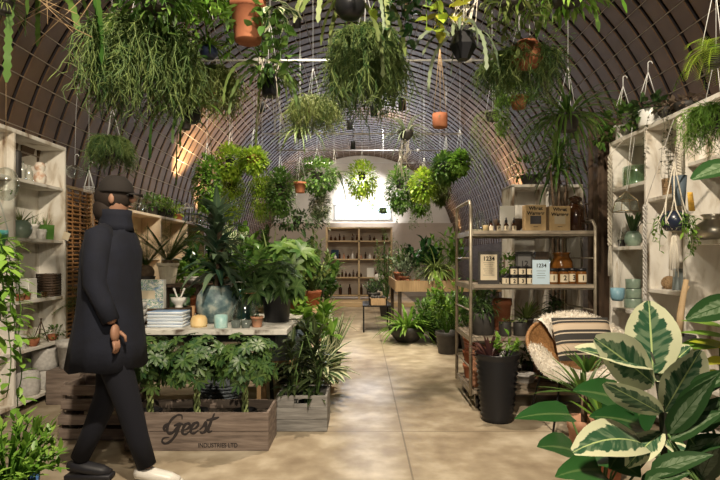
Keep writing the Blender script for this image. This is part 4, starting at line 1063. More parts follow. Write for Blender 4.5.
for k in range(26): a=U(0,6.3); q=U(0,.085); r_=U(.012,.02); b.ell((q*math.cos(a),q*math.sin(a),.014+U(0,.012)),(r_,r_,r_*.7),8,5)
b.build('pebbles',M_gpot,t)['kind']='stuff'
for px,py,l in ((250,294,'peach paper flower on a wire stem beside the terracotta pots'),(241,283,'white paper flower on a wire stem right of the round blue-grey pot')):
    p = P(px,py,4.22); t = thing('paper_flower',l,'flower',(p.x,p.y,TZ+.001)); hz = p.z-TZ
    b = MB(); b.tube([(0,0,0),(.01,0,hz*.6),(0,0,hz)],.002,5); b.build('stem',M_stem,t)
    b = MB()
    for k in range(6): a=k*1.05; b.leaf((0,0,hz),(math.cos(a),math.sin(a)-.3,.25),.05,.045,.3,3,'oval')
    b.build('petals',M_whitecard if px<245 else mat('peach_paper',(.8,.5,.32),.8),t)
plant('potted_succulent','small terracotta pot with a blue-green sprig at the front of the display table','potted plant',tb(257,4.14),(.05,.085,M_terra2,'taper'),[('leaves',L_blueg,lambda b,z:f_ball(b,(0,0,z+.05),(.03,.03,.06),22,.05,.018,.3))])
# big round pot and its corn plant
plant('potted_dracaena','tall dark blue-green dracaena in a large round blue-grey crackled pot','potted plant',(X(217,4.45),4.45,TZ+.001),(.175,.315,M_blueg,'round'),
   [('cane',M_bark,lambda b,z:b.tube([(0,0,z-.02),(.02,0,z+.2),(.02,.02,z+.62)],[.03,.026,.02],10)),
    ('leaves',L_blueg,lambda b,z:(f_cane(b,(.0,0,z-.02),.7,120,.42,.06,1.3,'lance',(-.1,.7),.02)))])
prop('teal_vase','teal glazed vase right of the round blue-grey pot','vase',(X(243,4.75),4.75,TZ+.001),[(0,0),(.09,0),(.11,.06),(.115,.2),(.1,.26),(.09,.26),(.1,.05),(0,.03)],M_teal)
plant('potted_aucuba','dark glossy leafy plant in a tall black pot on the display table','potted plant',(X(277,4.5),4.5,TZ+.001),(.14,.33,M_black,'taper'),
   [('foliage',L_dark,lambda b,z:(f_scheff(b,(-.05,0,z+.06),64,.32,.15,.046,6,1.2,.62,'lance',low=-.5)))])
# riser things
RZ = TZ+.3125
plant('potted_cycad','sago palm with upright fronds in a fluted cream pot on the riser','potted plant',(X(168,4.78),4.78,RZ+.001),(.095,.19,noisy('cream_fluted_ceramic',[(.3,(.5,.43,.32)),(.7,(.7,.63,.5))],10,rough=.6,bump=.1),'fluted'),
   [('stems',M_bark,lambda b,z:b.ell((0,0,z+.01),(.05,.05,.05),12,8)),('fronds',L_mid,lambda b,z:f_fern(b,(0,0,z+.03),26,.42,.075,.5,(.62,1),30,.026))])
plant('potted_cycad','sago palm on a rough bulb in a dark bowl left of the fluted pot','potted plant',(X(146,4.78),4.78,RZ+.001),(.085,.07,M_darkpot,'bowl'),
   [('bulb',M_bark,lambda b,z:b.ell((0,0,z+.05),(.075,.075,.07),14,10)),('fronds',L_mid,lambda b,z:f_fern(b,(0,0,z+.1),22,.42,.075,.5,(.6,1),30,.026))])
for k,l in enumerate(('shallow white bowl, lower of two at the right of the riser','shallow white bowl, upper of two at the right of the riser')):
    prop('white_bowl',l,'bowl',(X(193,4.75),4.75,RZ+.001+k*.02),[(0,0),(.035,0),(.075,.03),(.085,.045),(.08,.045),(.03,.012),(0,.01)],M_wpot,group='shallow white bowls')
t = thing('botanical_box','box with a blue and green botanical leaf print on the riser front','box',(X(150,4.35),4.35,TZ+.13))
b = MB(); b.box((0,0,.12),(.25,.06,.24),bev=.002); b.build('box_body',M_whitecard,t,False)
b = MB(); b.box((0,-.0308,.12),(.246,.001,.236)); b.build('leaf_print',noisy('botanical_print',[(.44,(.78,.76,.7)),(.47,(.12,.3,.2)),(.53,(.2,.35,.3)),(.56,(.78,.76,.7)),(.64,(.14,.25,.45))],22,(1,1,1.6),.7,0,2,dist=1.5),t,False)
b = MB(); b.box((0,-.0322,.115),(.11,.001,.07)); b.build('print_label',M_paper,t,False)
pl = MB(); pl.box((0,0,.064),(.27,.14,.128),bev=.004)
solo('wooden_block',pl,M_dwood,'dark wooden block under the botanical print box','block',(X(150,4.36),4.36,TZ+.001),smooth=False)
for k,l in enumerate(('grey ribbed bowl, bottom of the stack beside the person','grey ribbed bowl, middle of the stack beside the person','grey ribbed bowl, top of the stack beside the person')):
    prop('grey_bowl',l,'bowl',(X(134,4.15),4.15,TZ+.001+k*.055),[(0,0),(.06,0),(.09,.05),(.1,.085),(.094,.085),(.055,.01),(0,.008)],M_gpot,group='stacked grey bowls')
prop('mortar_bowl','white footed mortar bowl in front of the riser','bowl',(X(179,4.42),4.42,TZ+.13),[(0,0),(.035,0),(.03,.012),(.028,.02),(.06,.05),(.068,.085),(.062,.085),(.03,.03),(0,.025)],M_wpot)
for k in range(2):
    b = MB(); b.box((0,0,.0),(.012,.012,.12),bev=.004); b.ell((0,0,.065),(.011,.011,.018),8,6)
    solo('pestle',b,M_wpot,('white pestle leaning to the left in the mortar bowl','white pestle leaning to the right in the mortar bowl')[k],'pestle',(X(177+k*4,4.42),4.42,TZ+.13+.09),rot=(0,(-.35,.4)[k],0))
pl = MB(); pl.box((0,0,.064),(.16,.16,.128),bev=.004)
solo('wooden_block',pl,M_dwood,'small dark wooden block under the mortar bowl','block',(X(179,4.42),4.44,TZ+.001),smooth=False)
for i,(px,l) in enumerate(((175,'green tin canister under the riser, left'),(185,'green tin canister under the riser, right'))):
    t = thing('tin_canister',l,'tin',(X(px,4.68),4.68,TZ+.001)); b = MB(); b.lathe([(0,0),(.045,0),(.045,.2),(0,.2)],(0,0,0),20); b.build('body',mat('green_tin',(.08,.15,.07),.4),t)
    b = MB(); b.lathe([(0,.2),(.047,.2),(.047,.225),(0,.228)],(0,0,0),20); b.build('lid',mat('green_tin',(.08,.15,.07),.4),t)
for px,dd,l in ((191,4.56,'tan glass tumbler behind the white mortar bowl'),):
    prop('glass_tumbler',l,'tumbler',(X(px,dd),dd,TZ+.001),cup_prof(.034,.13,taper=.9),mat('tan_glass',(.5,.3,.16),.2))
# under the table
b = MB()
for i in range(9):
    z=.02+i*.03; b.lathe([(.15+.006*i,z-.015),(.158+.006*i,z),(.15+.006*i,z+.015)],(0,0,0),28)
b.lathe([(0,0),(.15,0)],(0,0,0),28)
solo('woven_planter',b,noisy('slate_weave',[(.3,(.05,.06,.07)),(.7,(.13,.15,.17))],60,rough=.8,bump=.5),'slate-grey woven planter standing under the display table','planter',(X(222,4.4),4.4,.005))
t = thing('galvanised_tub','dark blue-grey tub on a wooden stool at the right end of the display table','tub',(-.74,4.62,.421))
b = MB(); b.lathe([(0,0),(.18,0),(.25,.2),(.26,.215),(.24,.21),(.17,.02),(0,.015)],(0,0,0),32); b.build('tub',noisy('blue_grey_tin',[(.3,(.07,.1,.13)),(.7,(.14,.18,.22))],5,rough=.5,bump=.1),t)
t = thing('wooden_stool','low wooden stool under the dark blue-grey tub','stool',(-.74,4.62,0))
b = MB(); b.box((0,0,.405),(.36,.3,.03),bev=.003); b.build('seat',M_wood,t,False)
for sx,sy in ((-1,-1),(1,-1),(-1,1),(1,1)):
    b = MB(); b.box((sx*.15,sy*.12,.195),(.035,.035,.389)); b.build('leg',M_wood,t,False)
# pots behind the person
t = thing('plaster_pot','chipped pale pot at the far end of the left shelves beside the person','pot',(X(72,4.75),4.75,.3)); pot(t,.13,.25,M_gpot,'taper',False)
b = MB(); b.box((0,0,.15),(.3,.3,.3),bev=.004)
solo('wooden_block',b,M_crate,'wooden block on the floor under the chipped pale pot','block',(X(72,4.75),4.75,0),smooth=False)

# ---------- trolley contents ----------
def tl(px,d,k): return V((X(px,d),d,TRZ[k]-.002))
FD = 4.58
def label_box(name, label, px, d, k, w, h, dep, m, paper=None):
    t = thing(name,label,'box',tl(px,d,k)); b = MB(); b.box((0,0,h/2),(w,dep,h),bev=.002); b.build('box_body',m,t,False); return t
for px,wc,l in ((534,mat('charcoal_cloth',(.06,.055,.06),.9),'kraft gift box with a dark grey fabric window on the trolley top'),(558,mat('linen_cloth',(.5,.42,.3),.9),'kraft gift box with a pale linen window on the trolley top')):
    h = .235 if px<540 else .225
    t = label_box('gift_box',l,px,FD,3,.182,h,.09,M_kraft)
    b = MB(); b.box((0,-.0455,.105),(.095,.002,.072)); b.build('fabric_window',wc,t,False)
    text('lettering','Wheat\nWarmer',.043,(0,-.0462,h-.052),(PI/2,0,0),M_ink,t,bold=.0014,sx=1.0)
    b = MB(); b.box((0,-.0458,.045),(.04,.0012,.004)); b.build('fine_print',M_ink,t,False)
t = thing('apothecary_jar','large dark amber apothecary jar at the right of the trolley top','jar',tl(575,4.62,3))
b = MB(); b.lathe([(0,0),(.075,0),(.085,.012),(.085,.2),(.07,.235),(.045,.25),(.045,.275),(.06,.28),(.06,.29),(.035,.29)],(0,0,0),28); b.build('glass_body',M_brownbt,t)
b = MB(); b.lathe([(0,.288),(.055,.29),(.06,.3),(.04,.315),(.02,.32),(0,.33)],(0,0,0),20); b.build('stopper',M_brownbt,t)
prop('dark_bowl','large dark wooden bowl behind the row of little bottles on the trolley','bowl',tl(509,4.85,3),[(0,0),(.07,0),(.13,.06),(.15,.13),(.14,.13),(.12,.07),(0,.02)],M_dwood)
LB = ' PEE'
for i in range(4):
    t = thing('dropper_bottle',['brown dropper bottle, leftmost of four on the trolley top','brown dropper bottle, second from left on the trolley top','brown dropper bottle, third from left on the trolley top','brown dropper bottle, rightmost of four on the trolley top'][i],'bottle',tl(491+i*7.6,FD-.04,3),group='small labelled brown bottles')
    b = MB(); b.lathe([(0,0),(.019,0),(.021,.004),(.021,.06),(.01,.075),(.01,.082)],(0,0,0),16); b.build('bottle_body',M_brownbt,t)
    b = MB(); b.lathe([(.012,.08),(.012,.1),(.007,.104),(.006,.125),(0,.128)],(0,0,0),12); b.build('dropper_cap',M_black,t)
    b = arc_label(.0215,.012,.052); b.build('paper_label',M_paper,t)
    if LB[i] != ' ': text('letter',LB[i],.034,(0,-.0225,.032),(PI/2,0,0),M_ink,t,bold=.001)
t = label_box('framed_card','small white blank card standing behind the bottles on the trolley top',507,4.68,3,.13,.24,.012,M_whitecard)
for i,(px,d,h,l) in enumerate(((474,4.6,.13,'clear glass jar at the left end of the trolley top, front'),(480,4.78,.2,'tall clear glass jar at the left end of the trolley top, rear'),(485,4.6,.09,'low clear glass jar at the left of the brown bottles'))):
    prop('glass_jar',l,'jar',tl(px,d,3),bottle_prof(.035,h,.7,.8),M_glass)
prop('wooden_cup','small kraft-coloured cup left of the brown dropper bottles','cup',tl(486,4.72,3),cup_prof(.03,.07),M_kraft)
b = MB(); b.box((0,0,.02),(.15,.17,.04),bev=.003)
solo('paper_stack',b,M_paper,'small stack of paper parcels at the far left of the trolley top','parcel',(X(466,4.9)+.09,4.95,TRZ[3]-.002),smooth=False)
# third deck
t = label_box('framed_print','dark framed vintage print reading 1234 at the left of the trolley',488.5,FD,2,.185,.29,.02,M_darkpot)
b = MB(); b.box((0,-.0108,.15),(.145,.002,.225)); b.build('print',M_paper,t,False)
text('numerals','1234',.052,(0,-.0124,.225),(PI/2,0,0),M_ink,t,bold=.0016)
for k in range(7): 
    b = MB(); b.box((0,-.0122,.19-.018*k),(.1-.02*(k%3),.001,.003)); b.build('fine_print',M_cin,t,False)
plant('potted_plant','leafy plant behind the candle tins on the trolley','potted plant',tl(508,4.8,2),(.05,.09,M_darkpot,'taper'),[('leaves',L_fresh,lambda b,z:f_ball(b,(0,0,z+.1),(.08,.08,.1),90,.07,.04,.6))])
t = label_box('framed_print','small dark framed portrait print behind the candle tins',524,4.72,2,.155,.29,.02,M_darkpot)
b = MB(); b.box((0,-.0108,.17),(.115,.002,.19)); b.build('print',mat('grey_print',(.13,.125,.12),.8),t,False)
text('numerals','12',.07,(0,-.0124,.18),(PI/2,0,0),M_ink,t,bold=.001)
label_box('dark_box','plain dark box behind the pale blue card on the trolley',541,4.74,2,.12,.29,.06,M_dwood)
pos = ['left end','second from left','third from left','right end']
for row,i in ((0,0),(0,1),(0,2),(0,3),(1,1),(1,2),(1,3)):
    num = '1231'
    t = thing('candle_tin','small black and cream candle tin marked %s, %s row, %s'%(num[i],('lower','upper')[row],pos[i]),'tin',(X(505+i*8.3,FD-.03),FD-.03,TRZ[2]-.002+row*.081),group='numbered candle tins')
    b = MB(); b.lathe([(0,0),(.034,0),(.035,.002),(.035,.064),(0,.064)],(0,0,0),20); b.build('tin_body',M_ink,t)
    b = arc_label(.0356,.008,.058,58); b.build('paper_label',M_paper,t)
    b = MB(); b.lathe([(.0362,.0645),(.0362,.076),(.03,.079),(0,.079)],(0,0,0),20); b.build('lid',M_black,t)
    text('numeral',num[i],.044,(0,-.0385,.031),(PI/2,0,0),M_ink,t,bold=.0012)
t = label_box('blue_card','pale blue card reading 1234 standing in the middle of the trolley',541,FD-.07,2,.15,.215,.006,M_bluecard)
text('numerals','1234',.046,(0,-.0042,.165),(PI/2,0,0),M_ink,t,bold=.001)
for k in range(4):
    b = MB(); b.box((0,-.0034,.12-.02*k),(.08-.015*(k%2),.001,.003)); b.build('fine_print',M_cin,t,False)
for i,(px,nu,d,l) in enumerate(((552,'1',FD,'amber candle jar marked 1, left of the jar row'),(563,'2',FD,'amber candle jar marked 2, second in the jar row'),(572,'3',FD+.1,'amber candle jar marked 3, third in the jar row'),(581,'1',FD,'amber candle jar marked 1, right end of the jar row'))):
    t = thing('amber_jar',l,'jar',tl(px,d,2),group='numbered amber candle jars')
    b = MB(); b.lathe([(0,0),(.044,0),(.048,.006),(.048,.105),(.04,.118)],(0,0,0),24); b.build('glass_body',M_amber,t)
    b = MB(); b.lathe([(.042,.115),(.047,.118),(.047,.142),(0,.144)],(0,0,0),24); b.build('lid',M_black,t)
    b = arc_label(.0487,.022,.09,48); b.build('paper_label',M_paper,t)
    text('numeral',nu,.06,(0,-.0505,.056),(PI/2,0,0),M_ink,t,bold=.0016)
t = thing('demijohn','squat wide-necked amber glass jar behind the numbered jars','jar',tl(561,4.85,2))
b = MB(); b.lathe([(0,0),(.08,0),(.1,.03),(.105,.15),(.1,.2),(.075,.24),(.07,.26),(.085,.28),(.08,.285),(.06,.27)],(0,0,0),28); b.build('glass_body',M_amber,t)
# second deck
def tp(l,px,d,k,r,h,m,kind='taper',fol=None): return plant('potted_plant',l,'potted plant',tl(px,d,k),(r,h,m,kind),fol or [])
tp('big dark pot of leafy fern at the left of the trolley second deck',483,4.66,1,.1,.19,M_darkpot,'straight',[('leaves',L_dark,lambda b,z:f_ball(b,(0,0,z+.1),(.13,.12,.12),200,.09,.02,.9,'lance'))])
tp('small dark pot with low succulent, left of the pair on the second deck',505,FD,1,.055,.12,M_darkpot,'straight',[('leaves',L_olive,lambda b,z:f_ball(b,(0,0,z+.01),(.04,.04,.03),40,.04,.015,.3))])
tp('small dark pot with low succulent, right of the pair on the second deck',520,FD,1,.058,.115,M_darkpot,'straight',[('leaves',L_grey,lambda b,z:f_ball(b,(0,0,z+.01),(.04,.04,.03),40,.04,.015,.3))])
tp('terracotta pot with a rosette succulent at the right of the second deck',547,FD+.02,1,.08,.12,M_terra,'taper',[('leaves',L_grey,lambda b,z:f_ball(b,(0,0,z+.02),(.06,.06,.04),60,.05,.02,.3))])
tp('dark trailing leafy plant behind the terracotta pot on the second deck',553,4.86,1,.07,.12,M_terra2,'taper',[('leaves',L_dark,lambda b,z:f_cane(b,(0,0,z),.22,46,.16,.04,1.5,'lance',(-.2,.6),.1))])
tp('dark strappy plant behind the small dark pots on the second deck',526,4.88,1,.07,.12,M_darkpot,'taper',[('leaves',L_olive,lambda b,z:f_strap(b,(0,0,z),26,.26,.03,1.0,(.2,1)))])
t = thing('terracotta_pot','terracotta pot in the middle rear of the second deck, behind the fern','pot',tl(502,4.92,1)); pot(t,.09,.3,M_terra,'taper',True)
# bottom deck
for k in range(3):
    t = thing('terracotta_pot','terracotta pot in the left stack on the bottom deck, %s'%('bottom','middle','top')[k],'pot',(X(464,4.95)+.06,4.93,TRZ[0]-.002+k*.13),group='stacked terracotta pots'); pot(t,.075,.13,M_terra,'taper',False)
for k in range(3):
    t = thing('terracotta_pot','pale terracotta pot in the front stack on the bottom deck, %s'%('bottom','middle','top')[k],'pot',(X(474,4.6)+.03,4.6,TRZ[0]-.002+k*.12),group='stacked terracotta pots'); pot(t,.075,.12,M_terra2,'straight',False)
for i,(px,d,r,h,m,l) in enumerate(((525,4.75,.1,.08,M_gpot,'grey saucer-like bowl on the bottom deck'),(541,4.92,.09,.14,M_terra2,'pale terracotta pot at the middle of the bottom deck'),(562,4.75,.09,.14,M_darkpot,'dark pot at the right of the bottom deck'))):
    t = thing('terracotta_pot' if i==1 else 'garden_pot',l,'pot',tl(px,d,0)); pot(t,r,h,m,'taper',False)
tp('bushy plant in a dark pot at the back of the bottom deck',528,4.96,0,.07,.14,M_darkpot,'taper',[('leaves',L_dark,lambda b,z:f_ball(b,(0,0,z+.08),(.1,.09,.08),90,.08,.03,.8))])
# tall ribbed bin in front
b = MB(); pr=[(0,0),(.12,0)]
for i in range(12): pr += [(.115+.045*i/12,.02+i*.042),(.134+.045*i/12,.045+i*.042)]
pr += [(.172,.53),(.178,.54),(.165,.54),(.155,.48),(0,.47)]
plant('black_planter','tall black ribbed planter with mixed leafy plants in front of the trolley','planter',(X(497,4.18),4.18,0),None,
  [('pot',M_black,lambda b,z:b.lathe(pr,(0,0,0),36)),('soil',M_soil,lambda b,z:b.lathe([(0,.474),(.15,.474),(.14,.482),(0,.483)],(0,0,0),20)),
   ('stems',leafmat('leaf_burgundy',(.05,.02,.025),(.12,.05,.04),.5),lambda b,z:f_strap(b,(-.06,0,.48),34,.26,.03,.9,(.5,1))),('leaves',L_fresh,lambda b,z:f_bush(b,(.07,-.02,.6),(.13,.1,.12),70,.06,.035,10))])

# ---------- right shelf contents ----------
RX = 2.36
def at_r(px, z, back=0, r=.078):
    x = RX+back; y = FPX*x/(px-CX); return V((x,bay(y,(2.35,3.0,3.62,4.12,4.70),r) if z < 2.3 else y,z))
prop('glass_jar','large green-tinted glass jar on the top shelf of the far bay of the right unit','jar',at_r(633,1.92,.05,.112),[(0,0),(.1,0),(.11,.01),(.11,.17),(.1,.185),(.09,.185)],M_gglass)
# geometric glass terrarium hanging
p = P(626,203,4.25); t = thing('geometric_terrarium','house-shaped glass terrarium hanging in front of the far right shelf bay','terrarium',p)
b = MB(); w_=.06
for sx in (-1,1):
    for sy in (-1,1): b.tube([(sx*w_*1.25,sy*w_*1.25,-.07),(sx*w_,sy*w_,.02),(0,0,.1)],.0035,5)
for z,q in ((-.07,1.25),(.02,1)): b.tube([(-w_*q,-w_*q,z),(w_*q,-w_*q,z),(w_*q,w_*q,z),(-w_*q,w_*q,z),(-w_*q,-w_*q,z)],.0035,5)
b.build('brass_frame',M_brass,t)
b = MB(); i0=[b.add((sx*w_*1.25,sy*w_*1.25,-.07)) for sx,sy in ((-1,-1),(1,-1),(1,1),(-1,1))]; i1=[b.add((sx*w_,sy*w_,.02)) for sx,sy in ((-1,-1),(1,-1),(1,1),(-1,1))]; tp_=b.add((0,0,.1))
for k in range(4): b.f.append([i0[k],i0[(k+1)%4],i1[(k+1)%4],i1[k]]); b.f.append([i1[k],i1[(k+1)%4],tp_])
b.f.append(i0[::-1]); b.build('glass',M_glass,t,False)
b = MB(); b.tube([(0,0,.1),(.05,0,2.37-p.z)],.002,4); b.build('cord',M_wire,t)
# framed botanical + snake plant
p = at_r(623,1.40,.08); t = thing('framed_print','small framed picture of yellow flowers on the far bay of the right unit','picture',(p.x,p.y+.02,p.z))
b = MB(); b.box((0,0,.12),(.15,.015,.24)); b.build('frame',M_wpot,t,False); b = MB(); b.box((0,-.0085,.12),(.12,.002,.2)); b.build('picture',noisy('flower_picture',[(.4,(.12,.12,.2)),(.5,(.3,.3,.4)),(.6,(.6,.45,.05))],30,rough=.6,bump=0),t,False)
plant('potted_snake_plant','snake plant in a mottled pale green pot on the right shelf unit','potted plant',at_r(633,1.40,-.03),(.07,.13,M_cela,'round'),[('leaves',L_dark,lambda b,z:f_strap(b,(0,0,z),16,.22,.035,.1,(.85,1),5,'strap',.03))])
plant('potted_plant','bluish tufted plant in a small dark pot beside the framed flowers','potted plant',at_r(622,1.40,-.06),(.035,.06,M_darkpot,'taper'),[('leaves',L_grey,lambda b,z:f_ball(b,(0,0,z+.03),(.04,.04,.04),50,.03,.012,.5))])
# blue cup hanging below macrame strip
def macrame(label, px, y0, y1, d, w=.03, m=None, zig=.3, fringe=.25, top=True):
    p = P(px,y1,d); L_=S(y1-y0,d); t = thing('macrame_hanging',label,'macrame',p)
    b = MB()
    for k in range(3): b.tube([(math.sin(i*1.1+k*2.1)*w*.5,math.cos(i*1.1+k*2.1)*w*.5,L_*(fringe+(1-fringe)*i/40)) for i in range(41)],w*.3,5)
    b.build('braid',m or M_cordm,t)
    b = MB()
    for k in range(10): a=k*.628; b.tube([(w*.3*math.cos(a),w*.3*math.sin(a),L_*fringe),(w*.55*math.cos(a),w*.55*math.sin(a),L_*fringe*.5),(w*.5*math.cos(a+.2),w*.5*math.sin(a+.2),0)],w*.1,4)
    b.build('fringe',m or M_cordm,t)
    if top:
        b = MB(); b.tube([(0,0,L_),(2.26-p.x,0,2.335-p.z)],.0025,4); b.build('cord',m or M_cordm,t)
    return t
macrame('pale macrame cord hanging beside the dark post at the end of the right shelf unit',610,155,276,4.45,.028)
macrame('thin grey knotted macrame cord hanging in front of the right shelves over the variegated fig',645,205,305,3.75,.022,M_gpot,fringe=.1)
macrame('thick pale braided rope hanging from the middle of the right shelf top',680,118,200,3.45,.03)
p = P(617.5,294,4.3); t = thing('hanging_cup','blue-grey cup hanging in front of the far right shelf bay','cup',p)
b = MB(); b.lathe([(0,-.055),(.04,-.055),(.052,-.03),(.055,.05),(.05,.05),(.045,-.02),(0,-.04)],(0,0,0),24); b.build('cup_body',M_blue,t); hanger(t,p,.053,.05,M_wire,.0015,.25,top=(2.26,2.335))
for k,(z,l) in enumerate(((.86,'green glazed pot in the lower far bay of the right unit, bottom of three'),(.945,'green glazed pot in the lower far bay of the right unit, middle of three'),(1.03,'green glazed pot in the lower far bay of the right unit, top of three'))):
    t = thing('green_pot',l,'pot',at_r(628,z,.04),group='stacked green pots'); pot(t,.075-.006*k,.084,M_cela,'straight',False)
# second bay
for px,z,r,h,l,m in ((655,1.77,.06,.075,'pale woven basket in the second bay of the right unit, left',M_wicker),(666,1.77,.05,.07,'small woven basket in the second bay of the right unit, lower right',M_wicker),(666,1.842,.055,.07,'small woven basket in the second bay of the right unit, stacked on another',M_wicker)):
    t = thing('woven_basket',l,'basket',at_r(px,z,.02)); pot(t,r,h,m,'basket',False)
p = P(679,190,3.35); t = thing('hanging_cup','slate-blue cup with yellow brushes hanging in front of the right shelves','cup',p)
b = MB(); b.lathe([(0,-.1),(.035,-.1),(.045,.09),(.04,.09),(.03,-.08),(0,-.09)],(0,0,0),20); b.build('cup_body',mat('slate_blue',(.09,.12,.15),.6),t)
b = MB()
for k in range(5): b.tube([(.03+.006*k,-.045,-.02),(.035+.008*k,-.05,-.14)],.005,5)
b.build('brush_bristles',mat('yellow_bristle',(.75,.45,.08),.8),t); hanger(t,p,.042,.09,M_cordm,.0025,.3,top=(2.26,2.335))
# macrame plant holder with christmas cactus
p = P(674,231,3.15); 
t = plant('macrame_planter','dark blue-black pot of drooping cactus held in a white macrame hanger on the right','hanging plant',p,(.075,.12,mat('blue_black_glaze',(.015,.02,.04),.25),'round'),
  [('stems',L_fresh,lambda b,z:(f_trail(b,(0,0,z),18,.26,.055,.02,.06,.002,'oval',.028,1,.2)))])
b = MB()
for k in range(6):
    a=k*PI/3; c_=lambda r,z,aa=0:(r*math.cos(a+aa),r*math.sin(a+aa),z)
    b.tube([c_(.0,-.01),c_(.05,.01,.2),c_(.082,.06,.5),c_(.06,.12,0.2),c_(.045,.2),(0,0,.42)],.004,5)
    b.tube([c_(.0,-.01),c_(.05,.01,-.2),c_(.082,.06,-.5),c_(.06,.12,-.2)],.004,5)
for k in range(12): a=k*.52; b.tube([(0.008*math.cos(a),.008*math.sin(a),-.01),(.02*math.cos(a),.02*math.sin(a),-.12),(.026*math.cos(a),.026*math.sin(a),-.25+.03*math.sin(k*3))],.003,4)
b.tube([(0,0,.42),(2.26-p.x,0,2.335-p.z)],.004,5); b.build('macrame_net',M_cordm,t)
prop('mint_vase','small mint-green flared vase in the second bay of the right unit','vase',at_r(660,1.06,.02),[(0,0),(.055,0),(.058,.01),(.03,.05),(.018,.065),(.024,.095),(.02,.095),(.01,.06)],M_mint)
b = MB(); b.ell((0,0,.05),(.05,.05,.048),16,10)
for k in range(8): b.tube([(.052*math.cos(a)*math.cos(k*.4),.052*math.cos(a)*math.sin(k*.4),.05+.05*math.sin(a)) for a in [2*PI*i/16 for i in range(17)]],.004,4)
solo('woven_ball',b,M_wicker,'woven straw ball beside the mint vase','ornament',at_r(669,1.06,.0))
prop('grey_pitcher','tall slate-grey pitcher at the near end of the second right bay','pitcher',at_r(680,1.06,.02),[(0,0),(.05,0),(.052,.01),(.045,.14),(.05,.16),(.045,.16),(.04,.02)],mat('slate_glaze',(.25,.29,.3),.5))
# third bay
prop('metal_urn','aged silver metal urn with a wide neck on the right shelf','urn',at_r(712,1.42,-.02),[(0,0),(.07,0),(.1,.025),(.108,.06),(.095,.1),(.055,.13),(.05,.15),(.07,.17),(.065,.172),(.045,.15)],M_silver,n=32)
prop('green_pot','dull green pot low in the third bay of the right unit','pot',at_r(700,.9,.0),cup_prof(.07,.12),M_cela)
b = MB(); b.tube([(0,0,-.16),(.01,0,0),(.03,.0,.12),(.045,0,.2)],[.022,.02,.017,.015],10); b.tube([(0.02,0,.08),(.06,0,.16)],[.01,.007],6)
dw = solo('driftwood_branch',b,noisy('driftwood',[(.3,(.4,.27,.14)),(.7,(.6,.44,.27))],9,rough=.8,bump=.3),'pale driftwood branch standing at the near end of the second right bay','branch',P(679,312,3.2)+V((0,0,0)))
b = MB(); b.box((0,0,0),(.12,.2,.25),bev=.004)
# low support for the branch: tall pot on floor
p=P(679,312,3.2)
t = thing('tall_planter','tall dark planter on the floor holding the driftwood branch','planter',(p.x,p.y,0)); pot(t,.09,p.z-.14,M_darkpot,'taper',False)
# on top of the unit
TOPR = 2.345
plant('white_enamel_pot','white enamel pot with dark leafy plant on top of the right shelf unit','potted plant',at_r(651,TOPR,-.06),(.095,.13,mat('white_enamel',(.8,.8,.78),.3),'straight'),
   [('leaves',L_dark,lambda b,z:f_ball(b,(0,0,z+.04),(.14,.12,.07),90,.09,.06,.6,'heart'))])
plant('leafy_vine_pot','dark green leafy climber in a glass jar on the far end of the right unit','potted plant',at_r(622,TOPR,-.05),(.07,.13,M_gpot,'taper'),
   [('leaves',L_mid,lambda b,z:(f_ball(b,(.0,0,z+.06),(.18,.22,.13),130,.085,.055,.7,'heart'),f_ball(b,(-.12,.15,z-.04),(.08,.1,.1),40,.07,.045,.7,'heart')))])
plant('string_of_hearts','brown succulent with a long string of small leaves trailing down the right shelves','potted plant',at_r(666,TOPR,-.08),(.06,.08,M_darkpot,'bowl'),
   [('leaves',leafmat('leaf_bronze',(.10,.07,.05),(.22,.17,.12),.6),lambda b,z:f_ball(b,(0,0,z+.02),(.1,.1,.03),80,.04,.03,.5,'heart')),
    ('vines',leafmat('leaf_bronze_green',(.08,.09,.05),(.2,.2,.12),.6),lambda b,z:f_trail(b,(-.06,-.02,z),6,.62,.03,.022,.035,.0015,'heart',.03,1,.12))])
plant('potted_succulent','low dark rosette succulents on the top of the right unit near the ferns','potted plant',at_r(686,TOPR,-.05),(.08,.06,M_darkpot,'bowl'),
   [('leaves',MATS['leaf_bronze'],lambda b,z:f_ball(b,(0,0,z+.02),(.1,.14,.03),90,.05,.03,.5))])
for px,py,d,l in ((623,86,4.5,'white wire hook hanger over the leafy climber on the right unit'),(648,72,4.2,'white wire hook hanger over the white enamel pot')):
    p = P(px,py,d); t = thing('wire_hanger',l,'hanger',p)
    b = MB(); b.tube([(-.055,0,-.17),(-.02,0,-.06),(0,0,0)],.0032,5); b.tube([(.055,0,-.17),(.02,0,-.06),(0,0,0)],.0032,5); b.tube([(0,.05,-.17),(0,0,0)],.0032,5)
    b.tube([(0,0,0),(0,0,.07)]+[(.018-.018*math.cos(a),0,.07+.018*math.sin(a)) for a in (.6,1.2,1.9,2.6,3.3)],.0035,5); b.build('wire_frame',M_wire,t)

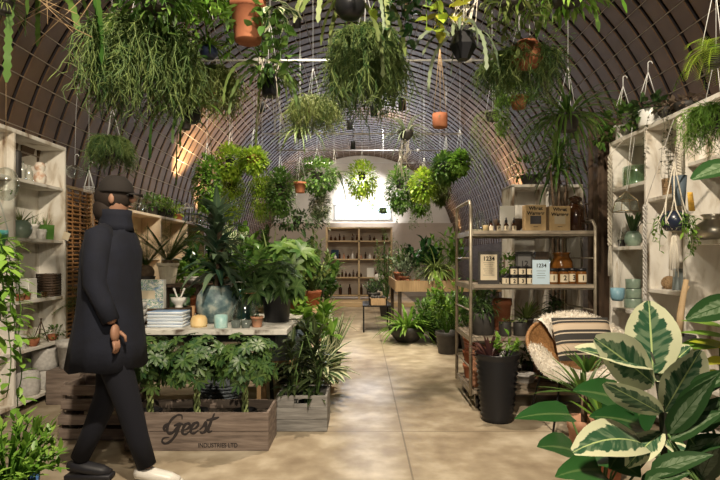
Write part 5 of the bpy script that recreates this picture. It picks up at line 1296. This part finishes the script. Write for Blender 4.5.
# ---------- bottles on the back rack ----------
rows = {1.66:('top',14),1.14:('second',14),.62:('third',16),.11:('lowest',7)}
for z,(rn,n) in rows.items():
    for i in range(n):
        if rn=='third' and i in (9,10,11): continue
        if rn=='top' and i in (4,8,11): continue
        kind = (i*7+len(rn))%3
        x = bx0+.12+i*(bx1-bx0-.24)/(n-1)
        if abs(x-(bx0+bx1)/2)<.05: x += .06
        r_,h_ = ((.035,.16),(.038,.12),(.03,.2))[kind]
        if rn=='lowest': r_,h_ = .05,.3
        m_ = (M_brownbt,M_terra2,M_brownbt,M_wpot)[(i*5+len(rn))%4] if rn=='second' else M_brownbt
        prop('small_bottle','small bottle on the %s shelf of the pine rack, %s from the left'%(rn,('first','second','third','fourth','fifth','sixth','seventh','eighth','ninth','tenth','eleventh','twelfth','thirteenth','fourteenth','fifteenth','sixteenth')[i]),'bottle',(x,14.93,.12+z+.0185),bottle_prof(r_,h_,.4,.62),m_,n=12,group='bottles on the pine rack')
b = MB(); b.box((0,0,.13),(.2,.05,.26)); solo('white_card',b,M_whitecard,'white card standing on the third shelf of the pine rack','card',(.24,14.93,.12+.62+.0185),smooth=False)
b = MB(); b.box((0,0,.13),(.22,.05,.26)); solo('blue_box',b,mat('dark_blue_card',(.03,.06,.1),.8),'dark blue box on the second shelf of the pine rack','box',(-.78,15.02,.12+1.14+.0185),smooth=False)
# stones / pouf
b = MB(); b.ell((0,0,.27),(.27,.26,.27),20,14)
solo('patterned_pouf',b,noisy('cowhide',[(.47,(.015,.012,.01)),(.5,(.75,.68,.58))],2.6,rough=.9,bump=.1),'round black and white hide pouf in front of the pine rack','pouf',(X(377,14.3),14.3,.121))
b = MB(); b.ell((0,0,.11),(.14,.13,.11),16,10)
solo('white_stone',b,M_wpot,'round white stone on top of the hide pouf','stone',(X(379,14.3),14.3,.66))
# ---------- plants in the long crate: three braided-trunk umbrella trees ----------
M_braid = noisy('braided_trunk',[(.3,(.14,.2,.06)),(.7,(.32,.36,.15))],30,rough=.7,bump=.3)
for i,(px,l,w_) in enumerate(((150,'umbrella plant with braided trunk at the left of the long crate',.2),(197,'umbrella plant with braided trunk in the middle of the long crate',.2),(245,'umbrella plant with braided trunk at the right of the long crate',.19))):
    p = V((X(px,3.66),3.66,.203)); t = thing('umbrella_plant',l,'plant',p,group='umbrella plants in the long crate')
    for k in range(3):
        b = MB(); b.tube([(.017*math.cos(a_/2.2+k*2.09),.017*math.sin(a_/2.2+k*2.09),.24*a_/16) for a_ in range(17)],.009,6); b.build('trunk',M_braid,t)
    b = MB()
    f_scheff(b,(0,0,.38),100,w_*1.2,.075,.026,8,.9,.85,'obov',.002,-.85)
    b.build('foliage',leafmat('leaf_umbrella',(.02,.07,.022),(.09,.16,.035),.42,.2,.2),t)
    t2 = thing('nursery_pot','dark round nursery rim around the %s trunk in the long crate'%('left','middle','right')[i],'pot',(p.x,p.y,.2005))
    b = MB(); b.lathe([(.075,0),(.08,.0),(.085,.03),(.078,.03),(.07,0)],(0,0,0),24); b.build('rim',M_black,t2)
# small crate plants
for k,(dx,dy,h,l) in enumerate(((-.09,-.04,.52,'tall dark-leaved plant at the left of the small grey crate'),(.09,-.04,.58,'tall dark-leaved plant at the right of the small grey crate'),(.0,.07,.66,'tallest dark-leaved plant at the back of the small grey crate'))):
    p = V((-.45+dx,4.06+dy,.018))
    plant('dark_leaved_plant',l,'plant',p,(.055,.15,M_black,'taper'),[('stems',M_stem,lambda b,z:[b.tube([(0,0,z),(U(-.05,.05),U(-.05,.05),z+h*.5),(U(-.1,.1),U(-.1,.1),z+h)],.004,5) for _ in range(5)]),
      ('leaves',leafmat('leaf_bronze_dark',(.02,.04,.015),(.06,.08,.03),.35,.2,.3),lambda b,z:f_cane(b,(0,0,z),h,60,.22,.05,1.2,'lance',(-.1,.7),.2,3))],group='dark plants in the small crate')
def gp(name,label,px,d,z,pa,fol,group=None): return plant(name,label,'potted plant',(X(px,d),d,z),pa,fol,group=group)
LF = lambda fn,m=L_mid,nm='leaves': (nm,m,fn)
# bench behind the table (top z .695)
BZ = .696
gp('potted_fatsia','pale green fatsia with broad fingered leaves behind the black pot',288,5.7,BZ,(.16,.24,M_terra,'taper'),[LF(lambda b,z:f_scheff(b,(0,0,z+.34),50,.38,.17,.06,8,.5,.75,'lance',low=-.2),L_mid)])
gp('potted_palm','spiky fan of long narrow leaves behind the fatsia',272,6.3,BZ,(.11,.2,M_wpot,'taper'),[LF(lambda b,z:f_strap(b,(0,0,z+.15),46,.66,.03,.7,(.3,1)),L_olive)])
gp('potted_plant','leafy green bush between the dracaena and the spiky fan plant',246,6.0,BZ,(.13,.2,M_terra,'taper'),[LF(lambda b,z:f_bush(b,(0,0,z+.34),(.3,.26,.34),420,.12,.055,30),L_mid)])
gp('potted_rubber_plant','broad glossy-leaved plant behind the dracaena on the left',206,6.2,BZ,(.13,.2,M_darkpot,'taper'),[LF(lambda b,z:f_bush(b,(0,0,z+.36),(.3,.26,.34),240,.16,.08,24),L_glossy)])
gp('potted_plant','bright green bushy plant right of the sago palms',190,5.75,BZ,(.12,.18,M_terra,'taper'),[LF(lambda b,z:f_bush(b,(0,0,z+.22),(.2,.2,.2),300,.10,.05,24),L_fresh)])
gp('potted_plant','tall airy plant at the right end of the rear wooden bench',312,6.5,BZ,(.12,.2,M_terra,'taper'),[LF(lambda b,z:f_bush(b,(0,0,z+.36),(.26,.24,.4),340,.1,.03,20,shape='lance'),L_olive)])
gp('potted_pothos','white-flecked leafy plant high behind the dracaena crown',232,6.5,BZ,(.12,.42,M_terra,'straight'),[LF(lambda b,z:f_bush(b,(0,0,z+.30),(.3,.2,.34),260,.14,.055,24),L_vpep)])
# rear left mass, on the floor
for i,(px,d,h,m,l) in enumerate(((318,9.2,1.3,L_mid,'tall arching cane plant left of the pine rack'),(300,8.4,1.45,L_dark,'tall dark bushy plant against the white wall on the left'),(268,8.8,1.6,L_mid,'tall bushy tree behind the spiky fan plant'),(238,8.4,1.7,L_fresh,'tall light green tree far left behind the bench'),(209,7.7,1.5,L_mid,'tall leafy tree beside the end of the low shelf unit'))):
    plant('floor_plant',l,'potted plant',(X(px,d),d,0),(.18,.32,M_darkpot,'taper'),[('trunk',M_bark,lambda b,z:b.tube([(0,0,z),(.03,0,h*.6)],[.025,.015],8)),LF(lambda b,z:f_bush(b,(0,0,h*.68),(.45,.36,h*.46),620,.17,.075,44,base=(0,0,z)),m)])
gp('floor_plant','cream-veined aglaonema on the floor right of the small crate',319,4.75,0,(.13,.28,M_darkpot,'taper'),[LF(lambda b,z:f_strap(b,(0,0,z),70,.4,.09,1.1,(.2,1),5,'oval'),L_vpep)])
gp('snake_plant','upright snake plant with yellow edges on the floor beside the aisle',331,5.9,0,(.13,.22,M_darkpot,'taper'),[LF(lambda b,z:f_strap(b,(0,0,z),34,.55,.05,.15,(.85,1),6,'strap',.08),L_vpep)])
gp('floor_plant','bright broad-leaved plant on the floor left of the snake plant',310,5.3,0,(.15,.34,M_darkpot,'taper'),[LF(lambda b,z:f_bush(b,(0,0,z+.34),(.3,.25,.34),220,.17,.075,18),L_fresh)])
gp('floor_plant','dark glossy bushy plant under the right end of the rear bench',285,5.4,0,(.11,.22,M_darkpot,'taper'),[LF(lambda b,z:f_bush(b,(0,0,z+.22),(.24,.22,.24),130,.12,.05,18),L_mid)])
gp('floor_plant','small striped plant at the aisle edge in front of the snake plant',330,5.55,0,(.09,.14,M_terra,'taper'),[LF(lambda b,z:f_strap(b,(0,0,z),40,.24,.035,1.0,(.3,1)),L_olive)])
gp('floor_plant','long-leaved plant on the floor in front of the wooden platform',322,8.3,0,(.16,.25,M_terra,'taper'),[LF(lambda b,z:f_strap(b,(0,0,z),60,.55,.05,1.0,(.3,1)),L_mid)])
gp('floor_palm','yellowish palm fronds between the left shelves and the person',84,5.1,0,(.1,.25,M_darkpot,'taper'),[('trunk',M_bark,lambda b,z:b.tube([(0,0,z),(0,0,.85)],[.02,.014],6)),('fronds',L_olive,lambda b,z:f_fern(b,(0,0,.85),20,.36,.12,1.6,(-.1,1),14,.018))])
gp('floor_plant','dark ivy-like bush at the foot of the bamboo screen',112,5.6,0,(.12,.2,M_terra,'taper'),[LF(lambda b,z:f_bush(b,(0,0,z+.3),(.2,.15,.3),110,.09,.04,16),L_dark)])
# ---------- right rear ----------
D8 = .822
gp('potted_plant','large glossy light-catching leaves on the potting bench',424,9.3,D8,(.15,.22,M_wpot,'taper'),[LF(lambda b,z:f_bush(b,(0,0,z+.3),(.36,.3,.32),220,.2,.09,28),L_glossy)])
gp('potted_plant','drooping pale strappy plant in a white pot on the potting bench',436,8.75,D8,(.13,.26,M_wpot,'straight'),[LF(lambda b,z:f_strap(b,(0,0,z),140,.5,.035,1.7,(.1,1)),L_olive)])
gp('potted_plant','tall broad-leaved plant at the rear of the potting bench',446,10.2,D8,(.15,.25,M_terra,'taper'),[LF(lambda b,z:f_bush(b,(0,0,z+.4),(.45,.3,.42),320,.18,.07,30),L_fresh)])
gp('potted_plant','grey-white leaved plant at the left front of the potting bench',405,9.2,D8,(.11,.16,M_terra,'taper'),[LF(lambda b,z:f_bush(b,(0,0,z+.2),(.28,.24,.26),300,.09,.035,26),L_grey)])
gp('potted_plant','bushy mid-green plant at the far left of the potting bench',400,10.4,D8,(.13,.2,M_terra,'taper'),[LF(lambda b,z:f_bush(b,(0,0,z+.32),(.28,.28,.32),200,.1,.04,22),L_mid)])
for px,d,l in ((409,8.65,'first small terracotta pot along the front of the potting bench'),(417,8.65,'second small terracotta pot along the front of the potting bench'),(452,8.65,'dark-red terracotta pot at the right front of the potting bench')):
    gp('terracotta_pot',l,px,d,D8,(.055,.12,M_terra,'taper'),[LF(lambda b,z:f_ball(b,(0,0,z+.03),(.06,.06,.05),26,.05,.02,.6),L_grey)])
gp('weeping_fig','tall weeping fig right of the pine rack',386,11.6,0,(.16,.3,M_darkpot,'taper'),[('trunk',M_bark,lambda b,z:b.tube([(0,0,z),(.02,0,1.5)],[.025,.012],6)),LF(lambda b,z:f_bush(b,(0,0,1.35),(.3,.26,.75),420,.11,.03,40,1.6,'lance',base=(0,0,z),up=-.4),L_mid)])
gp('potted_plant','dark bushy plant on the low black table',374,9.75,.4735,(.12,.18,M_darkpot,'taper'),[LF(lambda b,z:f_bush(b,(0,0,z+.14),(.2,.2,.16),200,.06,.03,20),L_dark)])
t = thing('wooden_tray','small wooden box of stones on the low black table','box',(X(378,9.25),9.25,.4735)); b = MB()
for s_ in (-1,1): b.box((s_*.14,0,.06),(.02,.3,.12)); b.box((0,s_*.14,.06),(.3,.02,.12))
b.box((0,0,.008),(.26,.26,.014)); b.build('tray_body',M_wood,t,False)
b = MB()
for k in range(30): b.ell((U(-.11,.11),U(-.11,.11),.05+U(0,.09)),(.035,.035,.03),8,5)
b.build('stones',M_darkpot,t)['kind']='stuff'
gp('bowl_fern','bright fern in a wide dark bowl on the floor beside the aisle',407,8.1,0,(.30,.24,M_darkpot,'bowl'),[('fronds',L_fresh,lambda b,z:f_strap(b,(0,0,z),110,.5,.05,1.3,(.15,1),7,'strap',.1))])
for i,(px,d,l) in enumerate(((437,8.3,'low leafy bush under the potting bench, leftmost'),(443,8.0,'low leafy bush under the potting bench, middle'),(455,7.6,'low leafy bush under the potting bench, nearest the trolley'))):
    gp('floor_plant',l,px,d,0,(.15,.2,M_darkpot,'taper'),[LF(lambda b,z:f_bush(b,(-.08,0,z+.26),(.36,.28,.34),520,.08,.04,40),L_mid)],group='bushes under the potting bench')
for i,(px,d,h,m,l) in enumerate(((447,7.1,1.1,L_fresh,'tall light green plant standing right behind the trolley'),(472,6.9,1.0,L_mid,'tall mid-green plant seen through the left of the trolley'),(492,6.6,1.0,L_dark,'dark plant standing behind the trolley middle'))):
    gp('floor_plant',l,px,d,0,(.16,.3,M_darkpot,'taper'),[LF(lambda b,z:f_bush(b,(0,0,h*.62),(.28,.26,h*.4),200,.13,.05,26,base=(0,0,z)),m)])
# whitewashed cupboard behind the trolley with a tree in front
b = MB()
t = thing('white_cabinet','whitewashed open wooden shelf standing behind the trolley','cabinet',(2.05,5.95,0))
for x in (-.38,0,.38):
    b = MB(); b.box((x,0,1.05),(.03,.4,2.1)); b.build('upright_panel',M_white,t,False)
for z in (.1,.6,1.1,1.6,2.1):
    b = MB(); b.box((0,0,z),(.79,.4,.03)); b.build('shelf',M_white,t,False)
b = MB(); b.box((0,.2,1.05),(.79,.012,2.1)); b.build('back_panel',M_white,t,False)
plant('bare_stem_tree','tree with thin bare stems and dark leaves behind the gift boxes','potted plant',(X(558,5.35),5.35,0),(.14,.3,M_terra,'taper'),
   [('trunk',M_bark,lambda b,z:[b.tube([(x_,0,z),(x_*1.3,.02,1.2),(x_*1.6,0,1.85),(x_*3,0,2.35)],[.02,.017,.014,.008],6) for x_ in (-.03,0.005,.04)]),
    LF(lambda b,z:f_cane(b,(0,0,2.15),.35,110,.42,.024,1.9,'strap',(-.3,.9),.0,6),L_mid)])
plant('pale_pot_plant','dark leafy bush on top of the whitewashed cabinet','potted plant',(1.9,5.9,2.116),(.1,.12,M_darkpot,'taper'),[LF(lambda b,z:f_ball(b,(0,0,z+.1),(.22,.18,.14),220,.07,.03,.7),L_mid)])

# ---------- foreground right: variegated fig and neighbours ----------
def pl(b, base, tip, wpx, nrm, droop=.15, segs=7, shape='oval', fold=.15, wave=.04, rnd=None):
    p0, p1 = P(*base), P(*tip); d = p1-p0; L_ = d.length
    b.leaf(p0-ORG, d+V((0,0,droop*L_*.5)), L_*1.03, S(wpx,(base[2]+tip[2])/2), droop, segs, shape, fold, nrm, wave, rnd)
fp = P(664,480,1.62); ORG = V((fp.x,fp.y,0))
t = thing('variegated_fig','big variegated fig with cream-edged leaves in the right foreground','potted plant',ORG)
pot(t,.12,.3,M_terra,'taper')
b = MB(); b.tube([(0,0,.24),P(664,450,1.62)-ORG,P(661,400,1.62)-ORG,P(655,366,1.63)-ORG,P(651,352,1.63)-ORG],[.011,.010,.009,.007,.003],8); b.build('trunk',mat('dark_bark',(.03,.035,.02),.7),t)
b = MB()
pl(b,(653,373,1.62),(649,303,1.66),56,(0,-1,.25),.0,10,'round',rnd=.11)
pl(b,(651,368,1.62),(578,350,1.5),34,(-.1,-.55,1),.12,9,rnd=.35)
pl(b,(654,384,1.62),(596,340,1.5),48,(-.3,-1,.5),.1,9,rnd=.52)
pl(b,(662,414,1.62),(606,384,1.48),30,(-.2,-.9,-.5),.05,9,rnd=.7)
pl(b,(664,412,1.62),(700,352,1.58),52,(.3,-1,.3),.1,9,rnd=.2)
pl(b,(650,447,1.6),(574,455,1.35),44,(0,-.75,1),.55,9,rnd=.82)
pl(b,(663,432,1.62),(628,468,1.5),26,(-.3,-.8,1),.3,7,rnd=.9)
pl(b,(664,440,1.62),(700,470,1.5),30,(.3,-.8,1),.3,7,rnd=.4)
pl(b,(655,380,1.62),(690,348,1.72),30,(0,-1,.6),.1,7,rnd=.63)
b.build('leaves',L_vfic,t)
# split-leaf philodendron to its left
q = P(600,480,1.97); ORG = V((q.x,q.y,0)); t = thing('philodendron','glossy dark philodendron with broad leaves low in the right foreground','potted plant',ORG); pot(t,.14,.28,M_darkpot,'taper')
b = MB(); st = MB()
for (bx_,by_,bd),(tx,ty,td),w_,nr in (((570,415,1.9),(516,420,1.85),24,(0,-.5,1)),((626,402,1.9),(574,392,1.85),32,(0,-.7,1)),((640,425,1.8),(590,418,1.75),26,(0,-.8,1)),((576,452,1.8),(538,448,1.7),28,(0,-.6,1)),((600,470,1.7),(556,478,1.6),26,(0,-.8,1)),((640,430,1.9),(610,470,1.7),34,(0,-1,.6)),((600,455,1.9),(640,478,1.7),34,(0,-1,.6)),((655,450,2.0),(690,480,1.8),36,(0,-1,.6)),((610,430,2.0),(655,410,2.1),34,(0,-1,.6))):
    pl(b,(bx_,by_,bd),(tx,ty,td),w_*1.25,nr,.35,8,'heart',.25,.1); e = P(bx_,by_,bd)-ORG
    st.tube([(0,0,.22),(e.x*.3,e.y*.3,e.z*.7),e],.004,6)
b.build('leaves',L_glossy,t); st.build('stems',M_stem,t)
# aglaonema with silver-centred spear leaves at right
q = P(763,480,1.45); ORG = V((q.x,q.y,0)); t = thing('aglaonema','spear-leaved plant with silvery leaf centres at the right edge of the foreground','potted plant',ORG); pot(t,.11,.3,M_gpot,'taper')
b = MB(); st = MB()
for (bx_,by_),(tx,ty),w_,nr in (((668,434),(716,378),24,(-.3,-1,.5)),((668,440),(724,412),22,(0,-.8,1)),((690,430),(736,396),26,(0,-.9,.8)),((685,450),(738,440),22,(0,-.7,1)),((676,410),(722,372),16,(-.2,-.9,.8)),((690,392),(740,372),20,(0,-.9,.8)),((700,480),(722,436),26,(-.5,-1,.3)),((650,474),(712,456),24,(0,-.7,1)),((640,486),(690,474),22,(0,-.7,1)),((706,410),(744,420),22,(0,-.9,.6))):
    pl(b,(bx_,by_,1.5),(tx,ty,1.42),w_,nr,.25,8,'lance',.3,.04); e = P(bx_,by_,1.5)-ORG; st.tube([(0,0,.24),(e.x*.4,e.y*.4,e.z*.7),e],.004,6)
b.build('leaves',L_agl,t); st.build('stems',M_stem,t)
# croton-like yellow and green straps at the edge
q = P(722,470,2.1); ORG = V((q.x,q.y,0)); t = thing('croton','plant with yellow and bright green blades at the right edge','potted plant',ORG); pot(t,.15,.3,M_terra,'taper')
b = MB(); st = MB(); b2 = MB()
for (bx_,by_),(tx,ty),w_,bb in (((722,346),(684,352),11,0),((735,340),(680,334),9,1),((730,330),(682,322),9,1),((722,372),(700,384),13,0),((728,360),(702,366),12,0),((735,350),(690,343),13,0),((720,345),(676,350),16,1)):
    pl(b2 if bb else b,(bx_,by_,2.0),(tx,ty,1.95),w_,(0,-.6,1),.3,7,'lance',.2); e = P(bx_,by_,2.0)-ORG; st.tube([(0,0,.24),(e.x*.4,e.y*.4,e.z*.7),e],.004,6)
b.build('yellow_leaves',L_yel,t); b2.build('green_leaves',L_fresh,t); st.build('stems',M_stem,t)
# tall plant whose dull leaves reach in from the right edge
q = P(760,400,1.7); ORG = V((q.x,q.y,0)); t = thing('rubber_tree','tall plant whose pale and brown-green leaves reach in at the right edge','potted plant',ORG); pot(t,.13,.32,M_darkpot,'taper')
b = MB(); st = MB(); top = P(745,130,1.7)-ORG; st.tube([(0,0,.26),(0,0,1.0),top],[.014,.011,.006],8)
for (bx_,by_),(tx,ty),w_,nr in (((742,162),(693,180),24,(0,-.8,.8)),((745,300),(688,320),26,(0,-.9,.5)),((742,270),(775,240),24,(0,-1,.3)),((742,215),(790,200),24,(0,-1,.3))):
    pl(b,(bx_,by_,1.7),(tx,ty,1.65),w_,nr,.2,8,'oval',.2); e = P(bx_,by_,1.7)-ORG; st.tube([(e.x*.0,0,e.z-.05),e],.004,6)
b.build('leaves',L_agl,t); st.build('trunk',M_bark,t)
# spiky yucca by the chair
gp('potted_yucca','spiky green yucca in a pot in front of the rattan chair',584,3.25,0,(.1,.3,M_terra2,'taper'),[('trunk',M_bark,lambda b,z:b.tube([(0,0,z),(0,0,z+.2)],[.02,.018],8)),LF(lambda b,z:(f_strap(b,(0,0,z+.2),34,.3,.028,.5,(.1,1),5,'lance'),f_strap(b,(.02,0,z+.34),14,.26,.03,.3,(.6,1),5,'lance')),L_mid)])
gp('floor_plant','bromeliad-like plant with upright blades right of the yucca',606,3.0,0,(.1,.26,M_terra,'taper'),[LF(lambda b,z:f_strap(b,(0,0,z+.12),22,.28,.03,.3,(.5,1),5,'lance'),L_fresh)])
# ---------- foreground left ----------
q = P(8,470,1.35); plant('foreground_bush','bright green fleshy-leaved bush in a blue pot at the lower left corner','potted plant',(q.x,q.y,q.z-.16),(.07,.14,mat('cobalt_glaze',(.05,.12,.3),.3),'taper'),
   [LF(lambda b,z:f_bush(b,(0.0,.02,z+.06),(.12,.12,.12),420,.042,.014,60,.5,'oval',2,base=(0,0,z)),L_fresh)])
b = MB(); h_=q.z-.165
b.box((0,0,h_/2),(.3,.3,h_),bev=.006); solo('wooden_plinth',b,M_crate,'wooden plinth under the blue pot at the lower left corner','plinth',(q.x,q.y,0),smooth=False)
q = P(-20,230,1.55); plant('hanging_trailing_plant','bright green trailing plant hanging down the left edge in front of the shelves','hanging plant',(q.x,q.y,q.z-.1),(.07,.1,M_teal,'taper'),
   [('vines',L_fresh,lambda b,z:(f_trail(b,(0,0,z),16,.62,.06,.024,.05,.0018,'oval',.022,1,.18),f_ball(b,(0,0,z-.1),(.08,.08,.16),160,.06,.024,.9)))],hang=(.07,.1,M_wire,.0018,.3))

# ---------- the walking person ----------
px0 = P(112,240,3.0); O = V((-1.44,3.0,0)); t = thing('person','person in a dark cap and long dark coat striding past with white shoes','person',O)
def Z(y): return CH-(y-CY)/FPX*3.0
def Xp(px): return X(px,3.0)-O.x
rear, front = V((Xp(74),.06,.09)), V((Xp(152),-.07,.10))
hipL, hipR = V((.0,-.08,.88)), V((-.01,.08,.88))
kR = V((-.07,.09,.50)); kF = V((.13,-.09,.49))
vs = [(0,0,.95),(0,0,1.15),(.0,0,1.36),(.01,0,1.46),(.02,0,1.53),(.03,0,1.62),(.03,0,1.70),
      (0,-.14,1.42),(-.0,-.19,1.16),(.10,-.2,.94),(0,.14,1.42),(-.06,.2,1.17),(-.02,.21,.93),
      tuple(hipL),tuple(kF),tuple(front),tuple(hipR),tuple(kR),tuple(rear)]
es = [(0,1),(1,2),(2,3),(3,4),(4,5),(5,6),(2,7),(7,8),(8,9),(2,10),(10,11),(11,12),(0,13),(13,14),(14,15),(0,16),(16,17),(17,18)]
rs = [(.12,.13),(.12,.12),(.13,.11),.06,.055,(.085,.07),(.075,.065),.055,.04,.03,.055,.04,.03,.08,.055,.038,.08,.055,.038]
skin('body',vs,es,rs,M_skinm,t)
# face details on the body's head: nose, ears, eyes
b = MB(); b.lathe([(0,0),(.012,0),(.004,.03)],(0,0,0),8)
b = MB(); b.ell((.115,0,1.635),(.02,.012,.018),8,6); b.ell((.03,-.078,1.635),(.018,.01,.03),8,6); b.ell((.03,.078,1.635),(.018,.01,.03),8,6); b.ell((.104,0,1.595),(.012,.024,.006),8,6)
b.build('face_features',M_skinm,t)
for s_ in (-1,1):
    b = MB(); b.ell((.102,s_*.03,1.66),(.008,.011,.008),8,6); b.build('eye',M_ink,t)
for s_,w_ in ((-1,V((.10,-.2,.94))),(1,V((-.02,.21,.93)))):
    b = MB(); b.ell(w_+V((.01,0,-.045)),(.022,.036,.05),10,8)
    for k in range(4):
        f0 = w_+V((.014,-.024+.016*k,-.085)); b.tube([f0,f0+V((.006,0,-.035)),f0+V((-.002,0,-.062-.006*(k in (1,2))))],[.009,.0085,.006],7)
    f0 = w_+V((.025,s_*-.02,-.04)); b.tube([f0,f0+V((.03,0,-.025)),f0+V((.034,0,-.055))],[.010,.009,.006],7)
    b.build('hand',M_skinm,t)
# hair and cap
b = MB(); b.ell((.004,0,1.65),(.103,.088,.095),16,10); b.ell((-.03,0,1.58),(.075,.08,.09),16,10); b.build('hair',mat('dark_brown_hair',(.02,.012,.008),.8),t)
b = MB(); b.lathe([(.10,1.455),(.092,1.49),(.084,1.54),(.088,1.575),(.078,1.575),(.075,1.5)],(.02,0,0),24); b.build('collar',M_navy,t)
b = MB(); b.lathe([(0,.105),(.05,.098),(.085,.06),(.098,.01),(.096,0),(.0,.0)],(.022,0,1.672),24); b.leaf((.09,0,1.68),(1,0,-.12),.085,.16,.1,3,'obov',-.2); b.build('cap',mat('dark_cap',(.02,.016,.014),.9),t)
# coat: one shell from shoulders to hem plus sleeves
b = MB(); n=36; secs=[(1.475,.02,.062,.075),(1.46,.02,.085,.11),(1.42,.0,.125,.19),(1.33,.0,.150,.205),(1.15,-.01,.155,.195),(.98,-.015,.17,.2),(.82,-.02,.195,.215),(.68,-.03,.215,.225)]
rg=[]
for z,cx_,rx,ry in secs: rg.append([b.add((cx_+rx*math.cos(2*PI*k/n)*(1+.03*math.sin(k*2.7+z*9)),ry*math.sin(2*PI*k/n)*(1+.03*math.cos(k*1.9+z*7)),z+.008*math.sin(k))) for k in range(n)])
for a_,c_ in zip(rg,rg[1:]):
    for k in range(n): b.f.append([a_[k],a_[(k+1)%n],c_[(k+1)%n],c_[k]])
b.f.append(rg[-1]); b.f.append(rg[0][::-1])
b.build('coat',M_navy,t)
for s_,a1,a2,a3 in ((-1,(0,-.15,1.42),(0,-.2,1.16),(.092,-.205,.96)),(1,(0,.15,1.42),(-.06,.21,1.17),(-.02,.215,.95))):
    b = MB(); m1=(V(a1)+V(a2))/2; b.tube([V(a1)+V((0,-s_*.06,.03)),a1,m1+V((.0,s_*.012,0)),a2,(V(a2)+V(a3))/2,a3],[.05,.075,.068,.06,.052,.045],14); b.build('sleeve',M_navy,t)
for hp_,kn,an in ((hipL,kF,front),(hipR,kR,rear)):
    b = MB(); b.tube([hp_+V((0,0,.05)),hp_,(hp_+kn)/2,kn,(kn+an)/2,an+V((0,0,.03))],[.10,.105,.088,.072,.06,.052],14); b.build('trouser_leg',M_trouser,t)
for an,pt,mm in ((front,.35,M_wpot),(rear,-.5,mat('dark_shoe',(.015,.015,.02),.5))):
    b = MB(); b.tube([(-.06,0,-.02),(-.02,0,-.01),(.05,0,-.03),(.13,0,-.045),(.185,0,-.055)],[.035,.05,.045,.04,.022],12,flat=.8)
    so = MB(); so.box((.06,0,-.075),(.27,.08,.03),bev=.01)
    o = b.build('shoe',mm,t); o.location = an+V((0,0,.005)); so.build('sole',mm,o)
